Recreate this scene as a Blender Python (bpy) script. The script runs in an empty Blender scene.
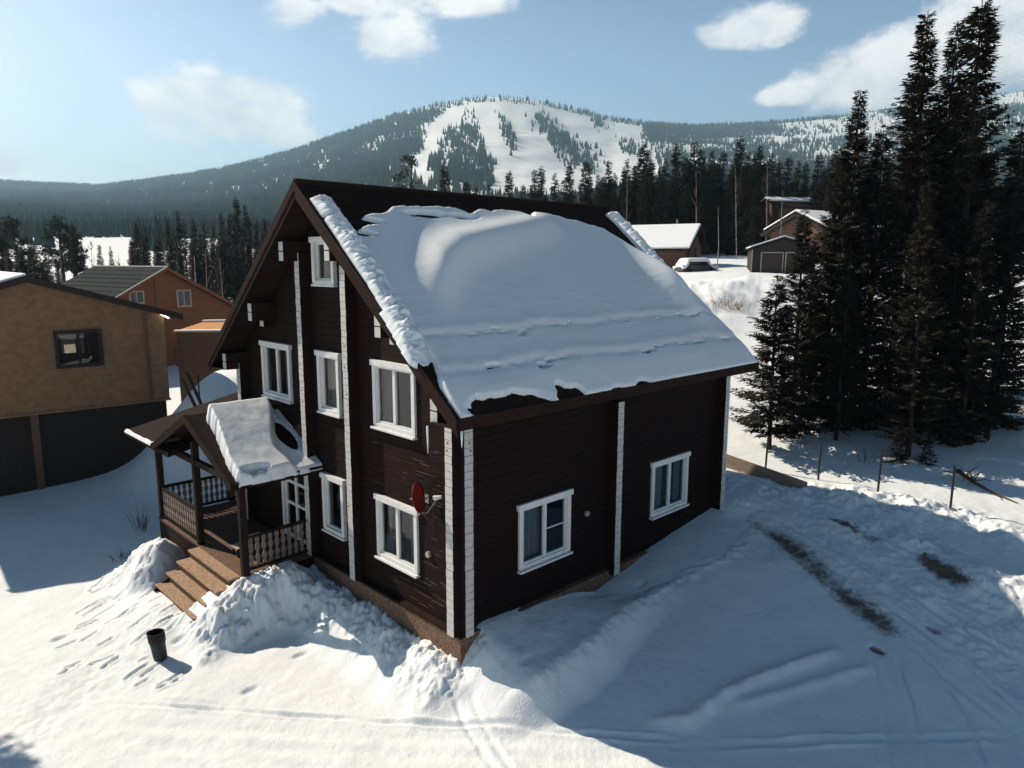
import bpy, math, random
import numpy as np
from mathutils import Vector, Matrix
random.seed(7); rng = np.random.default_rng(11)
scene = bpy.context.scene
COL = scene.collection
R = math.radians

# ------------------------------------------------------------------ camera
CAM = np.array([-8.065, -9.663, 7.797]); YAW, PITCH, ROLL, FOC = .801, -.165, .003, 724.7
F_ = np.array([math.cos(PITCH)*math.cos(YAW), math.cos(PITCH)*math.sin(YAW), math.sin(PITCH)])
R_ = np.array([math.sin(YAW), -math.cos(YAW), 0.0]); U_ = np.cross(R_, F_)
R_, U_ = R_*math.cos(ROLL)+U_*math.sin(ROLL), U_*math.cos(ROLL)-R_*math.sin(ROLL)
FH = np.array([math.cos(YAW), math.sin(YAW)]); RH = np.array([math.sin(YAW), -math.cos(YAW)])
cd = bpy.data.cameras.new('camera'); cam = bpy.data.objects.new('camera', cd); COL.objects.link(cam)
cam.matrix_world = Matrix(((R_[0], U_[0], -F_[0], CAM[0]), (R_[1], U_[1], -F_[1], CAM[1]), (R_[2], U_[2], -F_[2], CAM[2]), (0, 0, 0, 1)))
cd.sensor_width = 36; cd.lens = 36*FOC/1024; cd.clip_start = .1; cd.clip_end = 20000
scene.camera = cam

def ray(u, v):
    d = F_+R_*(u-512)/FOC-U_*(v-384)/FOC
    return d/np.linalg.norm(d)
def dep(u, v, D):
    d = ray(u, v); return CAM+d*D/(d@F_)
def proj(X):
    d = X-CAM; z = d@F_
    return 512+FOC*(d@R_)/z, 384-FOC*(d@U_)/z

# ------------------------------------------------------------------ noise
_perm = rng.permutation(512)
_gr = rng.normal(size=(512, 2)); _gr /= np.linalg.norm(_gr, axis=1)[:, None]
def pn(x, y):
    xi = np.floor(x).astype(np.int64); yi = np.floor(y).astype(np.int64)
    xf = x-xi; yf = y-yi
    def g(ix, iy, dx, dy):
        h = _perm[(_perm[ix & 511]+iy) & 511]; q = _gr[h]
        return q[..., 0]*dx+q[..., 1]*dy
    a = g(xi, yi, xf, yf); b = g(xi+1, yi, xf-1, yf); c = g(xi, yi+1, xf, yf-1); d = g(xi+1, yi+1, xf-1, yf-1)
    u = xf*xf*xf*(xf*(xf*6-15)+10); v = yf*yf*yf*(yf*(yf*6-15)+10)
    return (a+(b-a)*u)+((c+(d-c)*u)-(a+(b-a)*u))*v
def fbm(x, y, n=4):
    r = 0; a = 1.
    for i in range(n):
        r = r+a*pn(x*2**i+i*17.3, y*2**i-i*9.1); a *= .5
    return r
def sstep(a, b, x):
    t = np.clip((x-a)/(b-a), 0, 1); return t*t*(3-2*t)

# ------------------------------------------------------------------ materials
def mat(name, col, rough=.7, var=.0, scale=(1, 1, 1), nscale=3., bump=0., bdist=.02, col2=None, spec=.3, detail=6, metallic=0., coord='Object', lo=.35, hi=.65):
    m = bpy.data.materials.new(name); m.use_nodes = True
    N = m.node_tree.nodes; L = m.node_tree.links; b = N['Principled BSDF']
    b.inputs['Base Color'].default_value = (*col, 1); b.inputs['Roughness'].default_value = rough
    b.inputs['Specular IOR Level'].default_value = spec; b.inputs['Metallic'].default_value = metallic
    if var or bump or col2:
        tc = N.new('ShaderNodeTexCoord'); mp = N.new('ShaderNodeMapping'); mp.inputs['Scale'].default_value = scale
        L.new(tc.outputs[coord], mp.inputs['Vector'])
        nz = N.new('ShaderNodeTexNoise'); nz.inputs['Scale'].default_value = nscale; nz.inputs['Detail'].default_value = detail
        nz.inputs['Roughness'].default_value = .62
        L.new(mp.outputs['Vector'], nz.inputs['Vector'])
        if var or col2:
            mx = N.new('ShaderNodeMix'); mx.data_type = 'RGBA'
            c2 = col2 if col2 else tuple(max(0, c*(1-var)) for c in col)
            mx.inputs[6].default_value = (*col, 1); mx.inputs[7].default_value = (*c2, 1)
            mr = N.new('ShaderNodeMapRange'); mr.inputs['From Min'].default_value = lo; mr.inputs['From Max'].default_value = hi
            L.new(nz.outputs['Fac'], mr.inputs['Value']); L.new(mr.outputs['Result'], mx.inputs[0])
            L.new(mx.outputs[2], b.inputs['Base Color'])
        if bump:
            bp = N.new('ShaderNodeBump'); bp.inputs['Strength'].default_value = bump; bp.inputs['Distance'].default_value = bdist
            L.new(nz.outputs['Fac'], bp.inputs['Height']); L.new(bp.outputs['Normal'], b.inputs['Normal'])
    return m

M = {}
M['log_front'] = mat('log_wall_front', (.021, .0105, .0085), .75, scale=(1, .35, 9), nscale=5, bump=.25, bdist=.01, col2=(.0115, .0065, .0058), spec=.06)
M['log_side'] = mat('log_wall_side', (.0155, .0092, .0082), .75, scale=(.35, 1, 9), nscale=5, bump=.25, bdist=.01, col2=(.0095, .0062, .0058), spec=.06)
M['scratch'] = mat('weathered_wood', (.16, .13, .12), .8, .5, nscale=20)
M['white_end'] = mat('white_log_end', (.52, .51, .50), .7, scale=(1, 1, 1), nscale=18, col2=(.42, .39, .36), bump=.3, bdist=.01, lo=.48, hi=.7)
M['white'] = mat('white_paint', (.72, .72, .72), .5, .12, nscale=6, bump=.1)
M['pvc'] = mat('white_pvc', (.66, .67, .68), .35, .05)
M['knot'] = mat('knot', (.05, .04, .035), .8, .2)
M['roof'] = mat('roof_dark_tile', (.024, .014, .012), .85, .45, scale=(1, 4, 4), nscale=4, bump=.3, spec=.06)
M['barge'] = mat('barge_board', (.027, .0145, .011), .75, .4, scale=(1, 1, 1), nscale=7, bump=.2, spec=.06)
M['plinth'] = mat('plinth_stone', (.24, .14, .09), .9, nscale=30, col2=(.08, .05, .035), bump=.8, bdist=.03, lo=.4, hi=.6)
M['curtain'] = mat('curtain_cloth', (.20, .24, .28), .9, .25, scale=(6, 6, .1), nscale=4)
M['pane_backing'] = mat('beige_cloth', (.26, .22, .17), .9, .3, scale=(.2, .2, 5), nscale=6)
M['interior'] = mat('room_dark', (.06, .05, .045), .9, .3)
M['porch_wood'] = mat('porch_dark_wood', (.026, .016, .0125), .75, .4, nscale=8, bump=.2, spec=.08)
M['tread'] = mat('stair_tread_wood', (.40, .27, .175), .75, scale=(4, 1, 4), nscale=6, col2=(.22, .135, .09), bump=.3, bdist=.01)
M['riser'] = mat('stair_riser_wood', (.13, .07, .045), .75, .4, scale=(1, 1, 4), nscale=6, bump=.2)
M['baluster'] = mat('baluster_wood', (.24, .19, .16), .7, .35, nscale=8)
M['red'] = mat('red_dish', (.33, .028, .025), .45, .25, nscale=5)
M['metal'] = mat('grey_metal', (.30, .30, .31), .4, .2, metallic=.7)
M['dark_metal'] = mat('dark_metal', (.03, .028, .027), .6, .4, nscale=12)
M['pail'] = mat('pail_plastic', (.014, .024, .032), .5, .3, nscale=10)
M['pail_rim'] = mat('pail_sooty', (.028, .02, .018), .8, .4, nscale=14)
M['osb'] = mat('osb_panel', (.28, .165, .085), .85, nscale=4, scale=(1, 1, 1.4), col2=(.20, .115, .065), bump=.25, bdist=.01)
M['osb_shade'] = mat('shade_dark_plank', (.035, .025, .021), .85, .4, scale=(6, 6, .4), nscale=4, bump=.3)  # near-black shadow below the tan wall is put into this plank colour
M['osb_frame'] = mat('dark_brown_frame', (.035, .022, .018), .6, .3)
M['redwall'] = mat('red_brown_siding', (.24, .088, .040), .8, .35, scale=(.3, .3, 12), nscale=3, bump=.3)
M['darkroof'] = mat('dark_seam_roof', (.040, .047, .050), .95, .3, nscale=3, bump=.15, spec=.03)
M['roofedge'] = mat('light_roof_edge', (.62, .62, .6), .6, .1)
M['trim'] = mat('pale_trim', (.42, .33, .27), .7, .2)
M['orange'] = mat('fresh_orange_timber', (.62, .28, .07), .7, .35, scale=(1, 1, 5), nscale=5, bump=.2)
M['oldplank'] = mat('brown_planks', (.17, .10, .065), .8, .4, scale=(.5, .5, 8), nscale=5, bump=.3)
M['cabin'] = mat('brown_cabin_log', (.13, .065, .042), .8, .4, scale=(.5, .5, 8), nscale=4, bump=.3)
M['garage'] = mat('dark_garage_wall', (.03, .024, .023), .8, .3, scale=(5, 5, .5), nscale=4)
M['garage_door'] = mat('garage_door', (.055, .036, .032), .7, .3, scale=(4, 4, .6), nscale=5)
M['bark'] = mat('conifer_bark', (.045, .032, .026), .9, .5, scale=(3, 3, .6), nscale=6, bump=.5)
M['birch'] = mat('birch_bark', (.30, .275, .26), .8, scale=(1, 1, 3), nscale=4, col2=(.10, .08, .07), lo=.45, hi=.6)
M['twig'] = mat('twig', (.09, .055, .035), .85, .4)
M['reed'] = mat('dry_reed', (.36, .26, .16), .9, .4)
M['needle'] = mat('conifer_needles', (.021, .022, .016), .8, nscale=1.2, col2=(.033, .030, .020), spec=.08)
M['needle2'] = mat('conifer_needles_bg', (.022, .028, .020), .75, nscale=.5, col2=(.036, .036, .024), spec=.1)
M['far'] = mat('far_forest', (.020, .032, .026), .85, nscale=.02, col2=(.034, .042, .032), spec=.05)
M['board'] = mat('grey_old_board', (.30, .235, .19), .85, scale=(1, 1, 5), nscale=3, col2=(.17, .13, .105), bump=.4)
M['car'] = mat('car_dark_paint', (.03, .03, .035), .3, .2, spec=.5)
M['carglass'] = mat('car_glass', (.01, .012, .014), .08, .1, spec=.5)
M['tyre'] = mat('tyre_rubber', (.02, .02, .02), .85, .3)

def snow_mat(name, nscale, bump, bdist, dirt=False, col=(.80, .845, .885)):
    m = bpy.data.materials.new(name); m.use_nodes = True
    N = m.node_tree.nodes; L = m.node_tree.links; b = N['Principled BSDF']
    b.inputs['Roughness'].default_value = .65; b.inputs['Specular IOR Level'].default_value = .2
    b.inputs['Base Color'].default_value = (*col, 1)
    tc = N.new('ShaderNodeTexCoord')
    n1 = N.new('ShaderNodeTexNoise'); n1.inputs['Scale'].default_value = nscale; n1.inputs['Detail'].default_value = 8; n1.inputs['Roughness'].default_value = .7
    L.new(tc.outputs['Object'], n1.inputs['Vector'])
    bp = N.new('ShaderNodeBump'); bp.inputs['Strength'].default_value = bump; bp.inputs['Distance'].default_value = bdist
    L.new(n1.outputs['Fac'], bp.inputs['Height']); L.new(bp.outputs['Normal'], b.inputs['Normal'])
    n2 = N.new('ShaderNodeTexNoise'); n2.inputs['Scale'].default_value = .6; n2.inputs['Detail'].default_value = 5
    L.new(tc.outputs['Object'], n2.inputs['Vector'])
    mx = N.new('ShaderNodeMix'); mx.data_type = 'RGBA'
    mx.inputs[6].default_value = (*col, 1); mx.inputs[7].default_value = (col[0]*.94, col[1]*.94, col[2]*.95, 1)
    L.new(n2.outputs['Fac'], mx.inputs[0]); out = mx.outputs[2]
    if dirt:
        at = N.new('ShaderNodeAttribute'); at.attribute_name = 'dirt'
        n3 = N.new('ShaderNodeTexNoise'); n3.inputs['Scale'].default_value = 7; n3.inputs['Detail'].default_value = 9; n3.inputs['Roughness'].default_value = .7
        L.new(tc.outputs['Object'], n3.inputs['Vector'])
        a1 = N.new('ShaderNodeMath'); a1.operation = 'ADD'; L.new(at.outputs['Fac'], a1.inputs[0]); L.new(n3.outputs['Fac'], a1.inputs[1])
        mr = N.new('ShaderNodeMapRange'); mr.inputs['From Min'].default_value = .80; mr.inputs['From Max'].default_value = 1.22
        L.new(a1.outputs[0], mr.inputs['Value'])
        m2 = N.new('ShaderNodeMix'); m2.data_type = 'RGBA'; m2.inputs[7].default_value = (.15, .108, .08, 1)
        L.new(mr.outputs['Result'], m2.inputs[0]); L.new(out, m2.inputs[6]); out = m2.outputs[2]
    L.new(out, b.inputs['Base Color'])
    return m
M['snow'] = snow_mat('snow_ground', 24, .6, .025, True)
M['snow_roof'] = snow_mat('snow_roof', 13, .22, .02)
M['snow_lump'] = snow_mat('snow_lump', 22, .6, .03)
M['snow_hill'] = snow_mat('snow_hill', .02, .3, 2.)
def glass_mat():
    m = bpy.data.materials.new('window_glass'); m.use_nodes = True
    N = m.node_tree.nodes; L = m.node_tree.links
    for n in list(N):
        if n.type == 'BSDF_PRINCIPLED': N.remove(n)
    o = [n for n in N if n.type == 'OUTPUT_MATERIAL'][0]
    t = N.new('ShaderNodeBsdfTransparent'); t.inputs['Color'].default_value = (.75, .8, .82, 1)
    g = N.new('ShaderNodeBsdfGlossy'); g.inputs['Roughness'].default_value = .02; g.inputs['Color'].default_value = (.95, .97, 1, 1)
    fr = N.new('ShaderNodeFresnel'); fr.inputs['IOR'].default_value = 1.5
    tc = N.new('ShaderNodeTexCoord'); nz = N.new('ShaderNodeTexNoise'); nz.inputs['Scale'].default_value = 1.6
    bp = N.new('ShaderNodeBump'); bp.inputs['Strength'].default_value = .05; bp.inputs['Distance'].default_value = .05
    L.new(tc.outputs['Object'], nz.inputs['Vector']); L.new(nz.outputs['Fac'], bp.inputs['Height']); L.new(bp.outputs['Normal'], g.inputs['Normal'])
    mx = N.new('ShaderNodeMixShader'); L.new(fr.outputs[0], mx.inputs[0]); L.new(t.outputs[0], mx.inputs[1]); L.new(g.outputs[0], mx.inputs[2])
    L.new(mx.outputs[0], o.inputs['Surface'])
    return m
M['glass'] = glass_mat()
def emit(name, col, s):
    m = mat(name, col); b = m.node_tree.nodes['Principled BSDF']
    b.inputs['Emission Color'].default_value = (*col, 1); b.inputs['Emission Strength'].default_value = s
    return m
M['lamp'] = emit('lit_lamp', (1., .93, .82), 2.2)
M['litroom'] = emit('lit_room_cloth', (.75, .62, .42), .45)

# ------------------------------------------------------------------ mesh helpers
class MB:
    def __init__(s): s.v = []; s.f = []; s.m = []
    def add(s, vs, fs, mi=0):
        o = len(s.v); s.v += [tuple(map(float, p)) for p in vs]
        for q in fs: s.f.append([o+i for i in q]); s.m.append(mi)
    def quad(s, a, b, c, d, mi=0): s.add([a, b, c, d], [(0, 1, 2, 3)], mi)
    def obox(s, o, ex, ey, ez, mi=0):      # box from corner o with edge vectors
        o, ex, ey, ez = map(lambda q: np.array(q, float), (o, ex, ey, ez))
        vs = [o, o+ex, o+ex+ey, o+ey, o+ez, o+ex+ez, o+ex+ey+ez, o+ey+ez]
        fs = [(0, 3, 2, 1), (4, 5, 6, 7), (0, 1, 5, 4), (1, 2, 6, 5), (2, 3, 7, 6), (3, 0, 4, 7)]
        if np.dot(np.cross(ex, ey), ez) < 0: fs = [f[::-1] for f in fs]
        s.add(vs, fs, mi)
    def box(s, x0, x1, y0, y1, z0, z1, mi=0): s.obox((x0, y0, z0), (x1-x0, 0, 0), (0, y1-y0, 0), (0, 0, z1-z0), mi)
    def prism(s, poly, d, mi=0):           # planar 3-D polygon extruded by vector d
        n = len(poly); d = np.array(d, float); P = [np.array(p, float) for p in poly]
        vs = P+[p+d for p in P]
        nn = np.zeros(3)
        for i in range(n): nn += np.cross(P[i], P[(i+1) % n])
        fs = [list(range(n-1, -1, -1)), list(range(n, 2*n))]+[(i, (i+1) % n, n+(i+1) % n, n+i) for i in range(n)]
        if nn@d < 0: fs = [f[::-1] for f in fs]
        s.add(vs, fs, mi)
    def tube(s, pts, rad, k=8, mi=0, cap=True):
        pts = [np.array(p, float) for p in pts]; n = len(pts)
        if not hasattr(rad, '__len__'): rad = [rad]*n
        vs = []; fs = []
        up = None
        for i in range(n):
            t = pts[min(i+1, n-1)]-pts[max(i-1, 0)]; t /= np.linalg.norm(t)+1e-9
            if up is None:
                a = np.array([0, 0, 1.]) if abs(t[2]) < .9 else np.array([1., 0, 0])
                up = np.cross(t, a)
            up = up-t*(up@t); up /= np.linalg.norm(up)+1e-9
            w = np.cross(t, up)
            for j in range(k):
                an = 2*math.pi*j/k; vs.append(pts[i]+rad[i]*(math.cos(an)*up+math.sin(an)*w))
        for i in range(n-1):
            for j in range(k):
                fs.append((i*k+j, i*k+(j+1) % k, (i+1)*k+(j+1) % k, (i+1)*k+j))
        if cap:
            fs.append(tuple(range(k-1, -1, -1))); fs.append(tuple((n-1)*k+j for j in range(k)))
        s.add(vs, fs, mi)
    def build(s, name, mats, parent=None, smooth=False, bevel=0):
        me = bpy.data.meshes.new(name); me.from_pydata(s.v, [], s.f)
        if not isinstance(mats, (list, tuple)): mats = [mats]
        for q in mats: me.materials.append(q)
        me.polygons.foreach_set('material_index', s.m)
        if smooth: me.polygons.foreach_set('use_smooth', [True]*len(s.f))
        me.update()
        o = bpy.data.objects.new(name, me); COL.objects.link(o)
        if parent is not None: par(o, parent)
        if bevel:
            b = o.modifiers.new('bevel', 'BEVEL'); b.width = bevel; b.segments = 2; b.limit_method = 'ANGLE'
        return o
MW = {}
def par(o, p):
    o.parent = p
    w = MW.get(p.name, Matrix.Identity(4)); o.matrix_parent_inverse = w.inverted()
def empty(name, loc, label, cat, group=None):
    o = bpy.data.objects.new(name, None); COL.objects.link(o); o.location = loc; o.empty_display_size = .3
    MW[o.name] = Matrix.Translation(Vector(loc))
    return tag(o, label, cat, group)
def tag(o, label=None, cat=None, group=None, kind=None):
    if label: o['label'] = label
    if cat: o['category'] = cat
    if group: o['group'] = group
    if kind: o['kind'] = kind
    return o
def np_mesh(name, V, Fc, m, smooth=True, attr=None):
    me = bpy.data.meshes.new(name); V = np.asarray(V, np.float32); Fc = np.asarray(Fc, np.int32)
    k = Fc.shape[1]
    me.vertices.add(len(V)); me.vertices.foreach_set('co', V.ravel())
    me.loops.add(Fc.size); me.loops.foreach_set('vertex_index', Fc.ravel())
    me.polygons.add(len(Fc)); me.polygons.foreach_set('loop_start', np.arange(0, Fc.size, k, dtype=np.int32))
    me.polygons.foreach_set('loop_total', np.full(len(Fc), k, np.int32))
    me.polygons.foreach_set('use_smooth', np.full(len(Fc), smooth))
    me.materials.append(m); me.update(calc_edges=True)
    if attr is not None:
        a = me.attributes.new(attr[0], 'FLOAT', 'POINT'); a.data.foreach_set('value', np.asarray(attr[1], np.float32))
    me.validate()
    o = bpy.data.objects.new(name, me); COL.objects.link(o)
    return o
def grid_faces(nu, nv, wrap=False):
    i = np.arange(nu-1)[:, None]; j = np.arange(nv if wrap else nv-1)[None, :]; j2 = (j+1) % nv
    a = i*nv+j; b = i*nv+j2; c = (i+1)*nv+j2; d = (i+1)*nv+j
    return np.stack([a, b, c, d], -1).reshape(-1, 4)

# ------------------------------------------------------------------ terrain
ZR_d = [0, 8, 11, 13, 16, 20, 25, 35, 50, 68, 80, 120, 300, 750]; ZR_z = [-.3, -.25, .0, .4, 1.0, 1.5, 2.0, 3.2, 5.0, 6.9, 7.6, 10, 26, 62]
ZL_d = [0, 10, 17, 25, 30, 45, 100, 200, 400, 750]; ZL_z = [-.3, -.15, 0, .35, .5, 1.3, 4, 9, 20, 42]
def base(x, y):
    x = np.asarray(x, float); y = np.asarray(y, float)
    d = (x-CAM[0])*FH[0]+(y-CAM[1])*FH[1]; r = (x-CAM[0])*RH[0]+(y-CAM[1])*RH[1]
    rr = np.hypot(d, r); s = r/np.maximum(d, 5.)
    u = 512+725*s; w = sstep(300, 740, u)
    dd = np.where(d > 0, np.minimum(d*.7+rr*.3, rr), 0)
    return np.interp(d, ZR_d, ZR_z)*w+np.interp(d, ZL_d, ZL_z)*(1-w)
def G(u, v):
    d = ray(u, v); z = .3
    for _ in range(25):
        t = (z-CAM[2])/d[2]; X = CAM+d*t; z = .5*z+.5*float(base(X[0], X[1]))
    return X
def PL(*pts): return np.array([G(*p)[:2] for p in pts])
def pdist(x, y, P):
    best = np.full(x.shape, 1e9); par_ = np.zeros(x.shape); L0 = 0.; side = np.zeros(x.shape)
    for a, b in zip(P[:-1], P[1:]):
        e = b-a; l = np.hypot(*e); t = np.clip(((x-a[0])*e[0]+(y-a[1])*e[1])/l**2, 0, 1)
        dx = x-a[0]-t*e[0]; dy = y-a[1]-t*e[1]; dd = np.hypot(dx, dy)
        m = dd < best; best = np.where(m, dd, best); par_ = np.where(m, L0+t*l, par_); side = np.where(m, np.sign(e[0]*dy-e[1]*dx), side); L0 += l
    return best, par_/L0, side
def gauss(d, s): return np.exp(-(d/s)**2)
def features(x, y):
    z = base(x, y); dirt = np.zeros(x.shape)
    near = 1-sstep(22, 45, np.hypot(x-CAM[0], y-CAM[1]))
    z = z+.05*fbm(x*.35, y*.35, 3)+near*(.012*fbm(x*1.7, y*1.7, 4)+.006*fbm(x*5, y*5, 3))
    rough = np.zeros(x.shape)
    # shelf of shed snow along the long wall
    xs = [-.4, .2, 1.5, 2.7, 4.1, 5.6, 7.3, 9.2, 9.8]
    zw = np.interp(x, xs, [.80, 1.08, .98, .92, .70, .66, .86, 1.08, 1.05])
    zc = np.interp(x, xs, [.40, .60, .74, .80, .80, .84, .98, 1.10, 1.05])
    t = np.clip(-y/1.25, 0, 1)
    shelf = zw*(1-t)+zc*t-.12*np.sin(np.pi*t)*sstep(2, 5, x)-.22*gauss(np.hypot((x-4.2)/.9, (y+.25)/.22), 1)
    edge = -1.35-.18*np.sin(x*1.1)-.12*pn(x*1.3, x*0+3.3)
    w = sstep(edge-.7, edge+.05, y)*sstep(-.9, .6, x)*(1-sstep(9.1, 10.2, x))*(1-sstep(2, 3, y))
    z = np.maximum(z, z*(1-w)+(shelf+.035*fbm(x*2, y*2, 3))*w)
    cr = gauss(y-edge+.1, .16)*sstep(0, .6, x)*(1-sstep(8.8, 9.4, x))
    z = z+.05*cr*np.clip(fbm(x*5, y*5, 3)+.3, 0, 1)
    # pile against the gable
    zg = np.interp(y, [-.4, .2, 1.3, 2.7, 3.8, 5.2, 6], [.40, .54, .54, .58, .6, .55, .3])
    wg = sstep(-1.5, -.12, x+.25*pn(y*1.2, y*0+8.))*sstep(-.75, .1, y)*(1-sstep(5.2, 6.2, y))*(1-sstep(.3, .5, x))
    z = np.maximum(z, z*(1-wg)+zg*wg); rough = np.maximum(rough, wg*sstep(0, .35, wg)*.9)
    def heap(cx, cy, sx, sy, h, ro=1.):
        nonlocal z, rough
        q = np.exp(-(((x-cx)/sx)**2+((y-cy)/sy)**2)**1.5)
        z = z+h*q; rough = np.maximum(rough, q*ro)
    wp = sstep(3.6, 5.0, y+.45*pn(x*1.5, y*1.2+2.)-.25*np.clip(-x-1.2, 0, 2))*(1-sstep(5.4+.22*sstep(1.95, 2.3, -x), 5.75+.4*sstep(1.95, 2.3, -x), y))*sstep(-3.35, -2.5, x)*(1-sstep(.3, .5, x)); zp_ = np.interp(x, [-3.1, -2.4, -1.9, -1, 0], [.30, .55, .80, .78, .66])
    z = np.maximum(z, z*(1-wp)+zp_*wp); rough = np.maximum(rough, 1.25*sstep(0, .3, wp)*(1-.7*sstep(4.8, 5.1, y)))
    heap(-2.1, 4.75, .6, .6, .20, 1.2); heap(-2.7, 4.9, .45, .4, .16, 1.); heap(-1.1, 4.9, .7, .55, .35); heap(-.75, 3.7, .5, .7, .2)
    heap(-2.35, 8.95, .65, .75, .80, .9); heap(-2.85, 8.3, .55, .5, .5, .9); heap(-3.1, 9.3, .5, .5, .25, .9); z = z+.30*np.exp(-(((x+3.0)/.9)**2+((y-6.6)/1.5)**2))
    heap(-3.1, 4.3, .25, .3, .10, .6)
    mc = dep(237, 385, 27); q = np.exp(-(np.hypot((x-mc[0])/2.7, (y-mc[1])/3.4))**2.6); z = z+3.4*q*(1+.08*pn(x*.5, y*.5))
    # rough plough bank along the fence and in the shadow beside it
    for P, wd, h, ro in ((PL((735, 486), (790, 497), (850, 500), (900, 508)), .8, .22, 1.), (PL((850, 505), (905, 512), (960, 522), (1024, 545)), .9, .22, .9),
                         (PL((850, 530), (910, 545), (960, 570), (1024, 610)), 1.0, .20, .9), (PL((1000, 590), (1060, 600)), .6, .30, .8),
                         (PL((730, 500), (790, 515), (840, 530)), .6, .10, .6), (PL((780, 520), (880, 570), (970, 620), (1050, 670)), 1.5, .03, .42), (PL((900, 560), (980, 590), (1050, 640)), 1.3, .05, .5)):
        d, p, s = pdist(x, y, P); q = gauss(d, wd); z = z+h*q*(.7+.5*pn(x*1.1, y*1.1)); rough = np.maximum(rough, q*ro)
    # far lumpy bank before the cabin
    d, p, s = pdist(x, y, np.array([dep(640, 285, 45)[:2], dep(705, 282, 52)[:2], dep(760, 285, 56)[:2]])); q = gauss(d, 4.5); z = z+1.1*q*(1+.5*pn(x*.35, y*.35))+q*.25*fbm(x*.9, y*.9, 3)
    r1 = fbm(x*1.6+5, y*1.6, 4); r2 = np.abs(fbm(x*3.2, y*3.2+9, 3)); r3 = np.abs(fbm(x*7.5+2, y*7.5+9, 3))
    z = z+rough*near*(.17*r1+.16*r2+.08*r3+.05*np.abs(fbm(x*14, y*14, 2))-.08)
    near2 = near > .02
    X = x[near2]; Y = y[near2]; Z = z[near2]; Dt = dirt[near2]
    # curved ploughed ridges in the shadow
    for P, s_, h in ((PL((640, 722), (690, 722), (735, 690), (790, 668), (845, 648)), .13, .13), (PL((720, 712), (775, 695), (840, 675), (880, 664)), .12, .07)):
        d, p, sd = pdist(X, Y, P); Z = Z+h*gauss(d, s_)*sstep(0, .15, p)*(1-sstep(.85, 1, p))*(1+.5*pn(X*3, Y*3))
    # wheel tracks
    def track(P, wd, dpt, rim=.5, chop=.0):
        nonlocal Z
        d, p, sd = pdist(X, Y, P); d = np.abs(d+.03*pn(X*2, Y*2)); e = sstep(0, .12, p)*(1-sstep(.88, 1, p))*np.clip(.75+1.1*fbm(X*.8+7, Y*.8, 4), .05, 1.3)
        Z = Z-dpt*gauss(d, wd)*e*(1+.3*pn(X*4, Y*4))+rim*dpt*gauss(d-wd*2., wd*.8)*e
        if chop: Z = Z+chop*gauss(d, wd*1.3)*e*np.sin(p*np.linalg.norm(P[-1]-P[0])*50)
    track(PL((95, 702), (250, 711), (400, 722), (560, 733), (700, 742)), .045, .055, .35)
    track(PL((60, 722), (250, 730), (420, 738), (600, 746), (760, 748)), .12, .016, .4, .001)
    track(PL((150, 745), (350, 752), (560, 757), (800, 758)), .12, .015, .4, .001)
    track(PL((-60, 640), (60, 685), (160, 703), (300, 713)), .09, .025)
    track(PL((-60, 690), (60, 722), (160, 745), (330, 775)), .1, .02)
    for dx in (0, 17): track(PL((452+dx, 702), (466+dx, 728), (495+dx, 772), (520+dx, 800)), .05, .02, .3)
    for P in (((748, 506), (850, 560), (930, 610), (1030, 668)), ((760, 500), (880, 548), (960, 585), (1030, 625)), ((790, 540), (880, 600), (960, 660), (1030, 720)),
              ((870, 650), (885, 700), (893, 770)), ((897, 655), (915, 710), (930, 770)), ((930, 662), (965, 712), (990, 770)), ((905, 640), (960, 690), (1030, 745)),
              ((660, 748), (800, 742), (1024, 738))):
        track(PL(*P), .06, .036, .7)
    # short scuffs and footprints in the yard
    sr = random.Random(3)
    for k in range(46):
        u = sr.uniform(55, 175); v = sr.uniform(585, 690)-(.25*(u-60))*0; l = sr.uniform(8, 26)
        d, p, sd = pdist(X, Y, PL((u, v), (u+l, v-l*sr.uniform(.35, .7)))); Z = Z-.035*gauss(d, .028)+.014*gauss(d-.06, .03)
    for (u, v) in ((222, 637), (236, 641), (180, 645), (300, 655), (250, 690), (340, 600), (640, 585), (190, 600), (120, 600), (60, 640), (527, 690)):
        c = G(u, v); d = np.hypot((X-c[0])/.16, (Y-c[1])/.09); Z = Z-.05*np.exp(-d**4)
    # walked lane to the stairs
    d, p, sd = pdist(X, Y, PL((175, 612), (130, 645), (80, 690), (20, 740))); q = gauss(d, .8); Z = Z+q*.02*fbm(X*4, Y*4, 3)
    # mud
    def mud(P, wd, a):
        nonlocal Dt, Z
        d, p, sd = pdist(X, Y, P); wv = .10*pn(X*1.3, Y*1.3); q = gauss(np.maximum(d+wv, 0), wd)*sstep(0, .2, p)*(1-sstep(.8, 1, p))*np.clip(1.0+.7*fbm(X*.9+3, Y*.9, 3), 0, 1.15); Dt = np.maximum(Dt, a*q); Z = Z-.05*q+.04*q*np.abs(fbm(X*5, Y*5, 3))
    mud(PL((735, 508), (775, 533), (815, 565), (850, 596), (885, 625), (910, 645), (926, 658)), .42, .66)
    mud(PL((800, 558), (840, 580), (872, 605)), .5, .42)
    mud(PL((818, 520), (840, 530), (866, 543), (890, 545)), .22, .7); mud(PL((915, 555), (938, 572), (962, 586), (975, 585)), .4, .7)
    mud(PL((868, 644), (878, 650), (888, 654)), .12, .6); mud(PL((925, 622), (935, 630), (945, 632)), .10, .5)
    mud(PL((850, 555), (890, 580), (930, 600)), .15, .3); mud(PL((960, 650), (1000, 680), (1040, 705)), .2, .22)
    z[near2] = Z; dirt[near2] = Dt
    return z, dirt
ph = np.concatenate([np.arange(-180, -44, 4.), np.linspace(-43, 43, 660), np.arange(45, 180, 4.)])
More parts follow.
